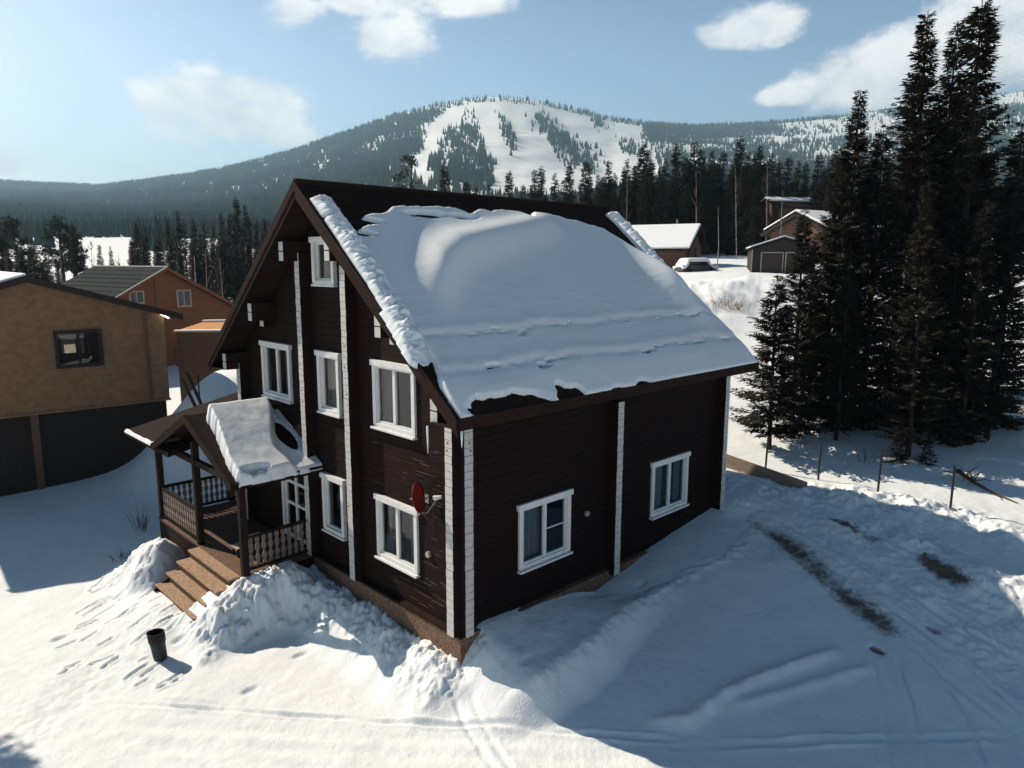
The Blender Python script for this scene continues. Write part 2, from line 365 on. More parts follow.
rad = np.concatenate([[.4, 1, 2, 3, 4], np.exp(np.linspace(math.log(5), math.log(30), 720)), np.exp(np.linspace(math.log(30.4), math.log(760), 200))])
AA = YAW-np.radians(ph)[None, :]; gx = CAM[0]+rad[:, None]*np.cos(AA); gy = CAM[1]+rad[:, None]*np.sin(AA)
gzv, gd = features(gx, gy)
V = np.stack([gx, gy, gzv], -1).reshape(-1, 3); Fc = grid_faces(len(rad), len(ph), True)
Fc = np.concatenate([Fc[:, ::-1]])
ground = np_mesh('snow_ground', V, Fc[:, ::-1], M['snow'], True, ('dirt', gd.ravel())); tag(ground, kind='structure')
# faces must look up
if ground.data.polygons[len(ground.data.polygons)//2].normal.z < 0: ground.data.flip_normals()
def gzat(x, y):
    a = np.array([x], float); b = np.array([y], float); return float(features(a, b)[0][0])

# ------------------------------------------------------------------ mountains
SK_u = [-520, -250, 0, 60, 110, 160, 200, 250, 300, 350, 400, 440, 480, 500, 530, 570, 610, 650, 690, 730, 780, 830, 880, 930, 980, 1024, 1200, 1550]
SK_v = [190, 182, 183, 186, 188, 182, 176, 166, 152, 134, 116, 105, 98, 97, 100, 109, 119, 124, 126, 124, 120, 115, 107, 101, 93, 85, 80, 90]
D1_u = [-520, 0, 250, 500, 620, 760, 1024, 1550]; D1_d = [3600, 3200, 2900, 2550, 2700, 3300, 3600, 3800]
us = np.linspace(-520, 1550, 420); ss = np.concatenate([np.linspace(0, 1, 130), [1.06, 1.2, 1.5]])
def hill(u, s):
    d1 = np.interp(u, D1_u, D1_d); sky = np.interp(u, SK_u, SK_v)
    dirx = FH[0]+RH[0]*(u-512)/FOC; diry = FH[1]+RH[1]*(u-512)/FOC
    # elevation of the skyline from the eye
    tanp = (math.sin(PITCH)+math.cos(PITCH)*(384-sky)/FOC)/(math.cos(PITCH)-math.sin(PITCH)*(384-sky)/FOC)
    kx = (512-u)*0
    ztop = CAM[2]+tanp*d1
    w = sstep(300, 740, u); z0 = 55*w+36*(1-w)
    d = 650+s*(d1-650)
    z = z0+(ztop-z0)*np.where(s <= 1, np.maximum(s, 0)**1.25, 1-(s-1)*1.2)
    X = CAM[0]+dirx*d; Y = CAM[1]+diry*d
    amp = np.clip(s*(1-s)*4, 0, 1)
    z = z+amp*(22*fbm(X/420, Y/420, 4)+10*np.abs(pn(u/38., s*3)))
    z = np.where(s < .02, z-14, z)
    return X, Y, z
UU, SS = np.meshgrid(us, ss)
hx, hy, hz = hill(UU, SS)
hills = np_mesh('hills', np.stack([hx, hy, hz], -1).reshape(-1, 3), grid_faces(len(ss), len(us))[:, ::-1], M['snow_hill']); tag(hills, kind='structure')
if hills.data.polygons[2000].normal.z < 0: hills.data.flip_normals()
def inpoly(x, y, P):
    r = np.zeros(x.shape, bool); n = len(P)
    for i in range(n):
        x0, y0 = P[i]; x1, y1 = P[(i+1) % n]
        if y0 == y1: continue
        c = ((y0 > y) != (y1 > y)) & (x < (x1-x0)*(y-y0)/(y1-y0)+x0); r ^= c
    return r
def hill_trees(n):
    u = rng.uniform(-200, 1230, n); s = rng.uniform(.0, 1.03, n)
    x, y, z = hill(u, s)
    d = np.stack([x, y, z], -1)-CAM; zz = d@F_
    pu = 512+FOC*(d@R_)/zz; pv = 384-FOC*(d@U_)/zz
    nu = pu+9*fbm(pu/9, pv/9, 2)+rng.normal(size=n)*2.5; nv = pv+7*fbm(pu/9+40, pv/9, 2)+rng.normal(size=n)*2
    dens = np.full(n, .95)
    patch = fbm(pu/26+3, pv/13, 3)
    dens = np.where(pu < 470, np.where(patch > .30, .25, .95), dens)
    sky = np.interp(pu, SK_u, SK_v); below = pv-sky
    right = pu > 640
    dens = np.where(right & (below > 14) & (pv > 128) & (pv < 172), np.where(patch > -.02, .16, .5), dens)
    lim = 730+60*fbm(pu/30, pv/8+7, 3); dens = np.where((nu+40*fbm(pv/7, pu/60, 2) > 775) & (below > 4) & (below < 26+10*pn(pu/25, pv*0)), np.where(patch > -.12, .06, .5), dens)
    dens = np.where((pu > 960) & (pv > 105), np.where(patch > 0, .3, .8), dens)
    for P, dn in (([(428, 103), (480, 96), (560, 100), (640, 121), (668, 185), (560, 205), (395, 205), (385, 187), (400, 173), (417, 153), (424, 138)], .0),
                  ([(471, 112), (461, 121), (445, 138), (433, 159), (430, 195), (489, 195), (492, 165), (483, 144), (475, 124)], np.where(fbm(pu/10, pv/14, 2) > .05, .16, .6)),
                  ([(536, 112), (542, 115), (565, 136), (594, 156), (598, 172), (562, 164), (547, 140), (536, 122)], np.where(fbm(pu/9+4, pv/12, 2) > .05, .2, .62)),
                  ([(586, 115), (600, 120), (609, 127), (598, 127)], .7), ([(618, 138), (630, 143), (640, 160), (622, 150)], .3),
                  ([(499, 115), (502, 115), (513, 140), (515, 152), (510, 150)], .5), ([(424, 105), (445, 106), (432, 120), (420, 128)], .55), ([(388, 150), (432, 200), (380, 200)], .35)):
        dens = np.where(inpoly(nu, nv, P), dn, dens)
    dens = np.where((pu > 400) & (pu < 650) & (below < 3), .30, dens); dens = np.where((pu > 445) & (pu < 545) & (below < 5), .10, dens)
    dens = np.where((nu < 45+95) & (nu > 60) & (nv > 232) & (nv < 262), .05, dens)
    keep = rng.uniform(size=n) < dens
    return x[keep], y[keep], z[keep]
tx, ty, tz = hill_trees(150000)
def cone_forest(name, x, y, z, hmin, hmax, wr, m):
    n = len(x); h = rng.uniform(hmin, hmax, n); w = h*rng.uniform(wr*.75, wr*1.3, n); a0 = rng.uniform(0, 6.28, n)
    k = 5; Vv = np.zeros((n, k+1, 3))
    for j in range(k):
        Vv[:, j, 0] = x+w*np.cos(a0+6.2832*j/k); Vv[:, j, 1] = y+w*np.sin(a0+6.2832*j/k); Vv[:, j, 2] = z-1
    Vv[:, k, 0] = x; Vv[:, k, 1] = y; Vv[:, k, 2] = z+h
    f = np.array([[j, (j+1) % k, k] for j in range(k)])
    Ff = (np.arange(n)[:, None, None]*(k+1)+f[None]).reshape(-1, 3)
    return np_mesh(name, Vv.reshape(-1, 3), Ff, m, False)
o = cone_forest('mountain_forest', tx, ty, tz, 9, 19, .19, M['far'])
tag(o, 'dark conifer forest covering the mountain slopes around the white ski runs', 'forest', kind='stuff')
# mid distance wood on the flat, left and right
def mid_wood(n, u0, u1, d0, d1, fn):
    u = rng.uniform(u0, u1, n); d = d0*(d1/d0)**rng.uniform(0, 1, n)
    x = CAM[0]+(FH[0]+RH[0]*(u-512)/FOC)*d; y = CAM[1]+(FH[1]+RH[1]*(u-512)/FOC)*d
    k = fn(u, d); x, y = x[k], y[k]
    return x, y, base(x, y)
def fn_l(u, d):
    q = pn(u/30, np.log(d)*4)
    clear = (u > 58) & (u < 142) & (d < 430)
    thin = (u < 150) & (d < 520)
    return (~thin | (rng.uniform(size=len(u)) < .35)) & (~clear | (rng.uniform(size=len(u)) < .03)) & (((d > 420) & (rng.uniform(size=len(u)) < .8)) | ((q > .10) & (rng.uniform(size=len(u)) < .4)) | ((d < 200) & (u > 150) & (rng.uniform(size=len(u)) < .7)))
x1, y1, z1 = mid_wood(9000, -150, 330, 240, 730, fn_l)
x2, y2, z2 = mid_wood(5200, 330, 1250, 170, 730, lambda u, d: rng.uniform(size=len(u)) < .95)
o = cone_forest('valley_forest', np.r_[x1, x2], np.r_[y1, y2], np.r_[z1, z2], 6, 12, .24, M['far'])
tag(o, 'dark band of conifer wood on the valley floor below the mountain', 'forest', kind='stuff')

# ------------------------------------------------------------------ the log house
W, LEN, ZR, SL, ZE = 8.567, 8.874, 9.418, .816, 5.292
XO, XF, YE = -.676, 9.352, .774
ZP = .98                                  # top of the stone plinth
house = empty('log_house', (4.4, 4.3, 0), 'large dark brown log house with white window frames and steep snowy roof, mid picture', 'house')
def gP(a, z, o): return (-o, a, z)        # gable wall: a = y, o = outward
def sP(a, z, o): return (a, -o, z)        # long wall: a = x
HC = .1425
def roofz(y): return ZR-SL*abs(y-W/2)
def log_wall(P, a0, a1, ztop, openings, lim=None):
    mb = MB(); z = ZP
    while z < ztop:
        z1 = z+HC
        segs = [(a0, a1)]
        for (b0, b1, c0, c1) in openings:
            if c0 < z+HC*.5 < c1:
                ns = []
                for s0, s1 in segs:
                    if b1 <= s0 or b0 >= s1: ns.append((s0, s1)); continue
                    if b0 > s0: ns.append((s0, b0))
                    if b1 < s1: ns.append((b1, s1))
                segs = ns
        lev = [(z, -.009), (z+.009, 0), (z1-.009, 0), (z1, -.009)]
        jit = random.uniform(-.003, .003)
        for s0, s1 in segs:
            vs = []
            for zz, oo in lev:
                lo, hi = s0, s1
                if lim:
                    l, h = lim(zz); lo = max(lo, l); hi = min(hi, h)
                if hi <= lo: lo = hi = (lo+hi)/2
                vs += [P(lo, zz, oo+jit), P(hi, zz, oo+jit)]
            mb.add(vs, [(0, 1, 3, 2), (2, 3, 5, 4), (4, 5, 7, 6)])
        z = z1
    return mb
def glim(zz):
    h = (ZR-.30-zz)/SL
    return W/2-h, W/2+h
GW = {'ru': (1.256, 2.666, 4.51, 5.893), 'rl': (1.256, 2.666, 1.728, 3.093), 'mu': (3.915, 4.823, 4.51, 5.893), 'ml': (3.915, 4.823, 1.728, 3.093),
      'lu': (6.131, 7.594, 4.51, 5.893), 'at': (3.947, 4.844, 7.322, 8.346)}
SW = {'a': (1.479, 3.0, 1.76, 3.143), 'b': (5.92, 7.482, 1.76, 3.143)}
def opening(w): return (w[0]+.08, w[1]-.08, w[2]+.08, w[3]-.08)
DOOR = (5.55, 6.85, 1.06, 3.0)
# weathered scratches on the gable logs
mb = log_wall(gP, -.1, W+.1, ZR-.3, [opening(w) for w in GW.values()]+[DOOR], glim); sr = random.Random(5)
for k in range(90):
    y = sr.choice([sr.uniform(.3, 1.1), sr.uniform(.3, 2.6)]); z = ZP+HC*sr.randint(1, 26)+sr.uniform(.02, .11); l = sr.uniform(.06, .45)
    if 1.7 < z < 3.15 and 1.2 < y+l and y < 2.7: continue
    if 4.45 < z: continue
    if sr.random() < .35 or (z < 1.75) or (y < 1.1 and 3.2 < z < 4): mb.box(-.0075, -.004, y, y+l, z, z+sr.uniform(.003, .009), 1)
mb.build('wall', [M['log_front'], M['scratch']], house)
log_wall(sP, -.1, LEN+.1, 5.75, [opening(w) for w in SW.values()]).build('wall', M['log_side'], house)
mb = MB(); mb.box(LEN-.1, LEN+.1, -.1, W+.1, -1, 5.6); mb.prism([(LEN-.1, -.1, 5.6), (LEN-.1, W+.1, 5.6), (LEN-.1, W/2, ZR-.4)], (.2, 0, 0)); mb.build('wall', M['log_front'], house)
mb = MB(); mb.box(-.0, LEN-.1, W-.1, W+.1, -1, 5.6); mb.build('wall', M['log_side'], house)
mb = MB(); mb.box(.3, LEN-.3, .3, W-.3, 3.95, 4.15); mb.box(.3, LEN-.3, 1.7, W-1.7, 6.6, 6.75); mb.box(3.3, 3.4, .4, W-.3, ZP, 5.6); mb.box(.4, 3.2, 3.28, 3.38, ZP, 6.6); mb.box(.4, 3.2, 5.15, 5.25, ZP, 6.6); mb.box(.3, LEN-.3, .3, W-.3, .9, 1.0)
mb.build('room_partition', M['interior'], house)
# plinth
mb = MB(); mb.box(-.12, LEN+.05, -.12, .2, -1.2, ZP-.004); mb.box(-.12, .2, .2, W+.1, -1.2, ZP-.004); mb.build('plinth', M['plinth'], house)
mb = MB(); mb.box(-.15, -.0, -.15, W+.1, ZP-.004, ZP+.05); mb.build('plinth_cap', M['barge'], house)
# columns of white painted log ends
def log_ends(P, a, z0, z1, wd=.2, out=.25, cut=None):
    mb = MB(); z = z0; sr = random.Random(int(a*100+z0*10)); ad = np.array(P(1, 0, 0))-np.array(P(0, 0, 0)); od = np.array(P(0, 0, 1))-np.array(P(0, 0, 0))
    while z < z1-.02:
        h = min(HC, z1-z); j = sr.uniform(-.004, .004); k = sr.uniform(-.002, .002)
        o = np.array(P(a-wd/2+k, z+.0015, -.02)); mb.obox(o, ad*wd, od*(out+.02+j), (0, 0, h-.003), 0)
        e = np.array(P(a-wd/2+k+.003, z+.0035, out+j+.002)); mb.obox(e, ad*(wd-.006), od*.006, (0, 0, h-.007), 1)
        if sr.random() < .10:
            c = np.array(P(a+sr.uniform(-.05, .05), z+h/2, out+j+.009)); mb.obox(c, ad*.035, od*.004, (0, 0, .035), 2)
        z += h
    return mb.build('log_end_column', [M['log_front'], M['white_end'], M['knot']], house, bevel=.002)
log_ends(gP, .0, ZP+.05, 5.22); log_ends(sP, .0, ZP+.05, 4.95); log_ends(gP, 3.334, ZP+.05, 7.75); log_ends(gP, 5.202, ZP+.05, 8.03); log_ends(gP, W, ZP+.05, 5.25)
log_ends(sP, 4.36, ZP-.1, 4.85); log_ends(sP, LEN, ZP-.1, 4.95)
mb = MB(); mb.box(-.1, .1, -.1, .1, ZP, 5.3); mb.build('corner_post', M['log_front'], house)
# short stubs of an upper partition
log_ends(gP, 7.05, 6.28, 6.85); log_ends(gP, 1.62, 6.28, 6.75)
# purlin ends
for dy, n in ((.96, 2), (2.67, 2), (4.31, 2)):
    for s in (-1, 1):
        y = W/2+s*dy; zt = ZR-SL*(dy+.1)-.30; mb = MB()
        for k in range(n):
            zc = zt-HC*1.5*(k+1)
            mb.box(-.58, -.005, y-.1, y+.1, zc+.004, zc+HC*1.5-.004, 0); mb.box(-.588, -.5805, y-.095, y+.095, zc+.01, zc+HC*1.5-.012, 1)
        mb.build('purlin_end', [M['barge'], M['white_end']], house, bevel=.006)
# windows
def window(P, w, sash='double', name='window', curtain=None, reveal=.05):
    a0, a1, z0, z1 = w
    ad = np.array(P(1, 0, 0))-np.array(P(0, 0, 0)); od = np.array(P(0, 0, 1))-np.array(P(0, 0, 0)); up = np.array((0, 0, 1.))
    def bx(mb, aa, ab, za, zb, oa, ob, mi=0): mb.obox(P(aa, za, oa), ad*(ab-aa), od*(ob-oa), up*(zb-za), mi)
    c = .105; mb = MB()
    bx(mb, a0, a0+c, z0+.05, z1-.12, -.03, reveal); bx(mb, a1-c, a1, z0+.05, z1-.12, -.03, reveal)
    bx(mb, a0-.045, a1+.045, z1-.12, z1, -.02, reveal+.022)
    f = mb.build(name, M['white'], house, bevel=.006)
    mb = MB(); mb.obox(P(a0-.02, z0-.03, .0), ad*(a1-a0+.04), od*.11, up*.045); bx(mb, a0+.01, a1-.01, z0+.015, z0+.1, -.02, reveal-.006)
    mb.build('sill', M['white'], f, bevel=.005)
    i0, i1, j0, j1 = a0+c-.01, a1-c+.01, z0+.09, z1-.11
    mb = MB(); t = .055
    bx(mb, i0, i0+t, j0, j1, -.06, .012); bx(mb, i1-t, i1, j0, j1, -.06, .012); bx(mb, i0+t, i1-t, j0, j0+t, -.06, .012); bx(mb, i0+t, i1-t, j1-t, j1, -.06, .012)
    if sash != 'single': m = (i0+i1)/2; bx(mb, m-.045, m+.045, j0+t, j1-t, -.055, .016)
    if sash == 'bar': bx(mb, m+.045, i1-t, (j0+j1)/2-.012, (j0+j1)/2+.012, -.03, .004)
    mb.build('sash', M['pvc'], f, bevel=.004)
    mb = MB(); pq = [P(i0, j0, -.03), P(i1, j0, -.03), P(i1, j1, -.03), P(i0, j1, -.03)]; mb.quad(*(pq[::-1] if P is gP else pq)); mb.build('pane', M['glass'], f)
    for (b0, b1, mm) in (curtain or []):
        mb = MB(); n = 40; vs = []; fs = []
        for k in range(n+1):
            q = b0+(b1-b0)*k/n; aa = i0+(i1-i0)*q; oo = -.16+.022*math.sin(k*1.9)+.01*math.sin(k*.7)
            vs += [P(aa, j0-.02, oo), P(aa, j1+.02, oo*.6-.06)]
        for k in range(n): fs.append((2*k, 2*k+2, 2*k+3, 2*k+1))
        mb.add(vs, fs); mb.build('curtain', M[mm], f, smooth=True)
    return f
window(gP, GW['ru'], curtain=[(.68, .98, 'curtain'), (0.02, .16, 'curtain')])
window(gP, GW['rl'], curtain=[(.82, 1, 'curtain'), (.03, .3, 'curtain')])
window(gP, GW['mu'], 'single', curtain=[(.05, .8, 'pane_backing')], reveal=.08); window(gP, GW['ml'], 'single', curtain=[(.05, .4, 'curtain')], reveal=.08)
window(gP, GW['lu'], curtain=[(.0, .4, 'curtain')], reveal=.07); window(gP, GW['at'], 'single', reveal=.09)
window(sP, SW['a'], 'bar', curtain=[(.0, .5, 'curtain')]); window(sP, SW['b'], curtain=[(.0, .42, 'curtain'), (.8, 1, 'curtain')])
# glazed door in the porch
d0, d1, dz0, dz1 = DOOR
mb = MB()
mb.box(-.06, .05, d0-.02, d0+.1, dz0, dz1); mb.box(-.06, .05, d1-.1, d1+.02, dz0, dz1); mb.box(-.062, .05, d0-.02, d1+.02, dz1, dz1+.1); dr = mb.build('door', M['white'], house, bevel=.005)
mb = MB()
for y in ((d0+d1)/2-.06, d0+.1, d1-.2): mb.box(-.02, .03, y, y+.1, dz0, dz1-.005)
for z in (dz0, dz0+.85, dz0+1.4, dz1-.1): mb.box(-.018, .028, d0+.11, d1-.11, z, z+.075)
mb.build('glazing_bar', M['white'], dr); mb = MB(); mb.quad((.01, d0+.1, dz1), (.01, d1-.1, dz1), (.01, d1-.1, dz0), (.01, d0+.1, dz0)); mb.build('pane', M['glass'], dr)
mb = MB(); mb.tube([(-.02, d0+.24, dz0+.95), (-.07, d0+.24, dz0+.95), (-.07, d0+.34, dz0+.95)], .012, 6); mb.build('handle', M['metal'], dr)
# vents
for c, ax in (((-.03, .93, 2.27), 0), ((3.55, -.03, 2.46), 1)):
    mb = MB(); d = np.eye(3)[ax]*.04; mb.tube([np.array(c)+d, np.array(c)-d*.6, np.array(c)-d*.62], [.06, .06, .045], 12); mb.build('vent', M['trim'], house)
# roof
def slope(sg):
    ye = W/2+sg*(W/2+YE); mb = MB()
    n = np.array((0, sg*SL, 1.0)); n /= np.linalg.norm(n)
    mb.prism([(XO, W/2, ZR), (XO, ye, ZE), (XO, ye, ZE-.16), (XO, W/2, ZR-.26)], (XF-XO, 0, 0))
    return mb
rf = slope(-1).build('roof', M['roof'], house); rl = slope(1).build('roof', M['roof'], house)
mb = MB()
for sg in (-1, 1):      # shingle courses as thin raised laps
    for k in range(1, 16):
        dy = k*(W/2+YE)/16; y = W/2+sg*dy; z = ZR-SL*dy
        mb.obox((XO+.01, y, z+.001), (XF-XO-.02, 0, 0), (0, -sg*.30, .30*SL), (0, 0, .014))
mb.build('shingle', M['roof'], house)
mb = MB(); mb.tube([(XO-.02, W/2, ZR-.0), (XF+.02, W/2, ZR-.0)], .07, 8); mb.build('ridge_cap', M['roof'], rf)
for x in (XO, XF):
    for sg in (-1, 1):
        s = -1 if x == XO else 1; ye = W/2+sg*(W/2+YE+.02); mb = MB()
        for k, (t, b, o) in enumerate(((.03, -.15, .05), (-.15, -.30, .03))):
            mb.prism([(x, W/2, ZR+t), (x, ye, ZE+t-.01), (x, ye, ZE+b-.01), (x, W/2, ZR+b-.03)], (s*o, 0, 0))
        mb.build('bargeboard', M['barge'], house)
for sg in (-1, 1):
    ye = W/2+sg*(W/2+YE); mb = MB(); mb.box(XO, XF, min(ye, ye+sg*.03), max(ye, ye+sg*.03), ZE-.2, ZE+.01); mb.build('fascia', M['barge'], house)
    mb = MB(); mb.box(XO, XF, min(ye, W/2+sg*W/2), max(ye, W/2+sg*W/2), ZE-.19, ZE-.17); mb.build('soffit', M['barge'], house)
# small icicle below the eave corner and floodlight
mb = MB(); mb.tube([(XO+.1, -YE+.02, ZE-.18), (XO+.1, -YE+.02, ZE-.35), (XO+.1, -YE+.02, ZE-.50)], [.028, .018, .003], 6); tag(mb.build('icicle', M['snow_roof'], None, True), 'small pale icicle hanging at the lowest near corner of the big roof edge', 'icicle'); mb = MB(); mb.tube([(-.55, .2, 5.0), (-.55, .2, 4.75), (-.55, .2, 4.5)], [.02, .014, .003], 6)
tag(mb.build('icicle', M['snow_roof'], None, True), 'thin pale icicle hanging under the white purlin end right of the upper window', 'icicle')

# ------------------------------------------------------------------ snow on the big roof
NX, NS = 460, 260
xx = np.linspace(XO-.16, XF+.06, NX); sdn = np.linspace(.1, W/2+YE+.12, NS)
XX, SD = np.meshgrid(xx, sdn)
topx = [-.7, -.35, -.1, .1, .35, .6, 1.2, 1.5, 2.1, 3.0, 3.3, 3.6, 4.6, 5.1, 5.3, 5.6, 6.2, 6.7, 7.2, 8.0, 8.3, 8.7, 9.5]
topd = [1.5, 1.45, 1.38, 1.3, 1.12, .86, .6, .54, .5, .5, .66, .5, .44, .5, .72, .5, .46, .56, .64, .84, 1.2, 1.85, 2.0]
tp = np.interp(XX, topx, topd)+.22*np.sin(XX*0+SD*19)*np.exp(-((XX-.35)/.45)**2)+.07*fbm(XX*2.2, SD*.6, 4)*(1+1.3*np.exp(-((XX-.2)/.9)**2))
mfield = SD-tp
ax = np.minimum(XX-(XO+.03+.22*(1-sstep(4.0, 4.6, SD))+.03*pn(SD*1.5, XX*0)), XF+.02-XX+.02*pn(SD*2, XX*0+4))
mfield = np.minimum(mfield, ax)
eaveq = (W/2+YE+.03+.012*fbm(XX*2, XX*0+2.2, 3))-SD
mfield = np.minimum(mfield, eaveq)
# bare holes at the eave and bare patches
def hole(cx, cs, rx, rs, p=1.0):
    global mfield
    q = np.hypot((XX-cx)/rx, (SD-cs)/rs)+.28*fbm(XX*3.2+cx, SD*3.2, 4)
    mfield = np.minimum(mfield, (q-1)*min(rx, rs)*p)
hole(.55, 4.98, .75, .15); hole(.95, 5.08, .55, .16); hole(2.15, 5.08, .36, .2); hole(2.0, 4.92, .12, .12); hole(3.55, 5.12, .2, .07); hole(4.4, 5.1, .25, .08); hole(-.05, 4.95, .2, .13); hole(2.9, 5.14, .3, .05)
hole(2.0, .78, .35, .06); hole(3.05, .80, .22, .05)
T_small = []
for cx, cs in ((.7, 4.36), (1.9, 4.38), (2.2, 4.3), (5.2, 4.44), (5.45, 4.42), (7.6, 4.42), (8.7, 4.36), (8.2, 3.66)): T_small.append((cx, cs, .16 if cx < 7 else .2, .035))
for k in range(30): T_small.append((random.uniform(0, 9), random.choice([3.68, 4.36])+random.uniform(-.06, .06), random.uniform(.03, .13), random.uniform(.008, .02)))
T = (.125-.07*sstep(4.5, 5.15, SD))*sstep(-.0, .08, mfield)**.6
T = T+.02*fbm(XX*.5+2, SD*.5, 2)*sstep(.1, .5, mfield)
# terrace steps where the blanket has crept
for sc, h, ph_ in ((3.64, .05, 0), (4.34, .045, 3.)):
    l = sc+.09*fbm(XX*.8+ph_, XX*0+1.7, 4)
    T = T-.6*h*np.exp(-((SD-l)/.07)**2)*(.4+.8*np.clip(fbm(XX*2+ph_, XX*0+5, 3)+.3, 0, 1))+.012*np.exp(-((SD-l+.14)/.09)**2)
T = T+.006*fbm(XX*3, SD*3, 3)*sstep(2.8, 3.6, SD)+.005*fbm(XX*1.1, SD*6, 4)*sstep(1.4, 2.6, SD)+.012*np.clip(fbm(XX*1.6+3, SD*5, 4)-.25, 0, 1)*sstep(2.2, 3.2, SD)
def curve(ptx, pts): return np.interp(XX, ptx, pts)
# wind drift ridge that catches the sun on its upper side
rc = curve([.3, .9, 1.4, 2.2, 4.0, 5.9, 6.5], [2.9, 2.45, 2.05, 1.65, 1.2, .78, .64]); e = sstep(.1, 1.3, XX)*(1-sstep(5.6, 6.4, XX))
dd = SD-rc; T = T+e*np.where(dd < 0, np.exp(-(dd/(.46-.16*sstep(1.2, 4.5, XX)))**2), np.exp(-(dd/.45)**2))*(.24-.10*sstep(1.4, 5, XX))
# drift at the right verge
dr_ = np.hypot((XX-8.55)/.42, (SD-2.75)/.85); T = T+.34*np.exp(-dr_**2)*sstep(-.02, .2, mfield)
for cx, cs, rx, rs in T_small:
    q = np.hypot((XX-cx)/rx, (SD-cs-.12*fbm(XX*.8, XX*0+cx, 2))/rs)+.5*fbm(XX*5+cx, SD*9, 3); T = T-.14*np.clip(1.3-q, 0, 1.3)*(T > 0)
T = np.where(T < .02, -.06, T)
T = np.where(mfield <= 0, -.06, T)
# crusted rolls along both verges
def roll(ptx, ptd, wd, h, s0, s1, ro):
    global T
    c = np.interp(SD, ptd, ptx); q = (XX-c)/wd; e = sstep(s0, s0+.12, SD)*(1-sstep(s1-.9, s1, SD))
    b = np.clip(1-q*q, 0, 1)**.5*h*e*(.72+.3*fbm(XX*1.5, SD*3.5, 3)+ro*.6*np.abs(fbm(XX*4.5, SD*7, 4))+.16*np.abs(fbm(XX*6, SD*18, 3))+.22*np.abs(pn(XX*2.5, SD*11)))
    T = np.where(b > .03, np.maximum(T, b), T)
roll([-.42, -.40, -.42, -.44, -.52, -.64], [.45, 1.0, 1.6, 2.5, 3.4, 4.2], .24, .24, .42, 4.35, .7)
T = np.where((np.abs(SD-.98-.1*(XX+.4)) < .035) & (XX < -.1), -.06, T)
roll([9.15, 9.2, 9.15, 9.05, 8.95], [.25, .6, 1.3, 2.2, 3.2], .22, .24, .22, 3.2, .7)
nrm = np.array((0, -SL, 1.))/math.hypot(SL, 1)
Px = XX+0*T; Py = W/2-SD+nrm[1]*T; Pz = ZR-SL*SD+nrm[2]*T+.0
Vv = np.stack([Px, Py, Pz], -1).reshape(-1, 3); Ff = grid_faces(NS, NX)
ok = (T.ravel()[Ff] > -.055).any(1); Ff = Ff[ok]
snowroof = np_mesh('roof_snow', Vv, Ff, M['snow_roof'], True)
if snowroof.data.polygons[100].normal.z < 0: snowroof.data.flip_normals()
tag(snowroof, 'thick snow blanket with a curled crest on the big dark roof of the log house', 'snow')
# thin leftover snow on the far slope is unseen; left bare

# ------------------------------------------------------------------ porch
porch = empty('wooden_porch', (-1.2, 7.5, 0), 'dark wooden entrance porch with gabled roof, carved railings and plank stairs at the house front', 'porch')
DZ = 1.02
mb = MB(); y = 5.2
while y < 10.3: mb.box(-1.9, -.13 if y < 8.6 else 1.0, y, min(y+.136, 10.4), DZ-.06, DZ); y += .14
mb.build('deck', M['riser'], porch)
for q in ((-1.88, -1.80, 7.72, 10.38), (-1.798, 1.0, 10.3, 10.38), (-1.86, -.14, 5.2, 5.28)):
    mb = MB(); mb.box(*q, -.5, DZ-.065); mb.build('skirt_board', M['porch_wood'], porch)
def post(x, y, z1, s=.075):
    mb = MB(); mb.box(x-s, x+s, y-s, y+s, -.4, z1); return mb.build('post', M['porch_wood'], porch, bevel=.01)
post(-1.8, 10.3, 3.12); post(-1.8, 7.7, 3.6); post(-1.8, 5.2, 3.2); post(.7, 10.3, 3.6); post(.7, 11.8, 3.65); 
bal = MB()
prof = [(0, .045), (.06, .045), (.10, .022), (.15, .05), (.22, .052), (.28, .02), (.33, .02), (.38, .05), (.46, .052), (.52, .022), (.57, .045), (.66, .045)]
bv = []
for z, w_ in prof: bv += [(-w_, -.011, z), (w_, -.011, z), (w_, .011, z), (-w_, .011, z)]
bf = []
for i in range(len(prof)-1):
    for j in range(4): bf.append((i*4+j, i*4+(j+1) % 4, (i+1)*4+(j+1) % 4, (i+1)*4+j))
bal.add(bv, bf); bme = None
def railing(p0, p1):
    global bme
    p0 = np.array(p0, float); p1 = np.array(p1, float); l = np.linalg.norm(p1-p0); e = (p1-p0)/l; n = np.array((-e[1], e[0], 0))
    mb = MB()
    for z, h in ((DZ+.80, .07), (DZ+.07, .06)): mb.obox(p0+(0, 0, z)-n*.035, e*l, n*.07, (0, 0, h))
    r = mb.build('railing', M['porch_wood'], porch); k = max(2, int(l/.145))
    for i in range(k):
        if bme is None:
            b = bal.build('baluster', M['baluster']); bme = b.data
        else:
            b = bpy.data.objects.new('baluster', bme); COL.objects.link(b)
        c = p0+e*(i+.5)*l/k; b.location = (c[0], c[1], DZ+.13); b.rotation_euler = (0, 0, math.atan2(e[1], e[0])); b.scale = (1, 1, 1.0); b.parent = r
railing((-1.8, 7.78, 0), (-1.8, 10.22, 0)); railing((-1.72, 10.3, 0), (.62, 10.3, 0)); railing((-1.72, 5.22, 0), (-.15, 5.3, 0))
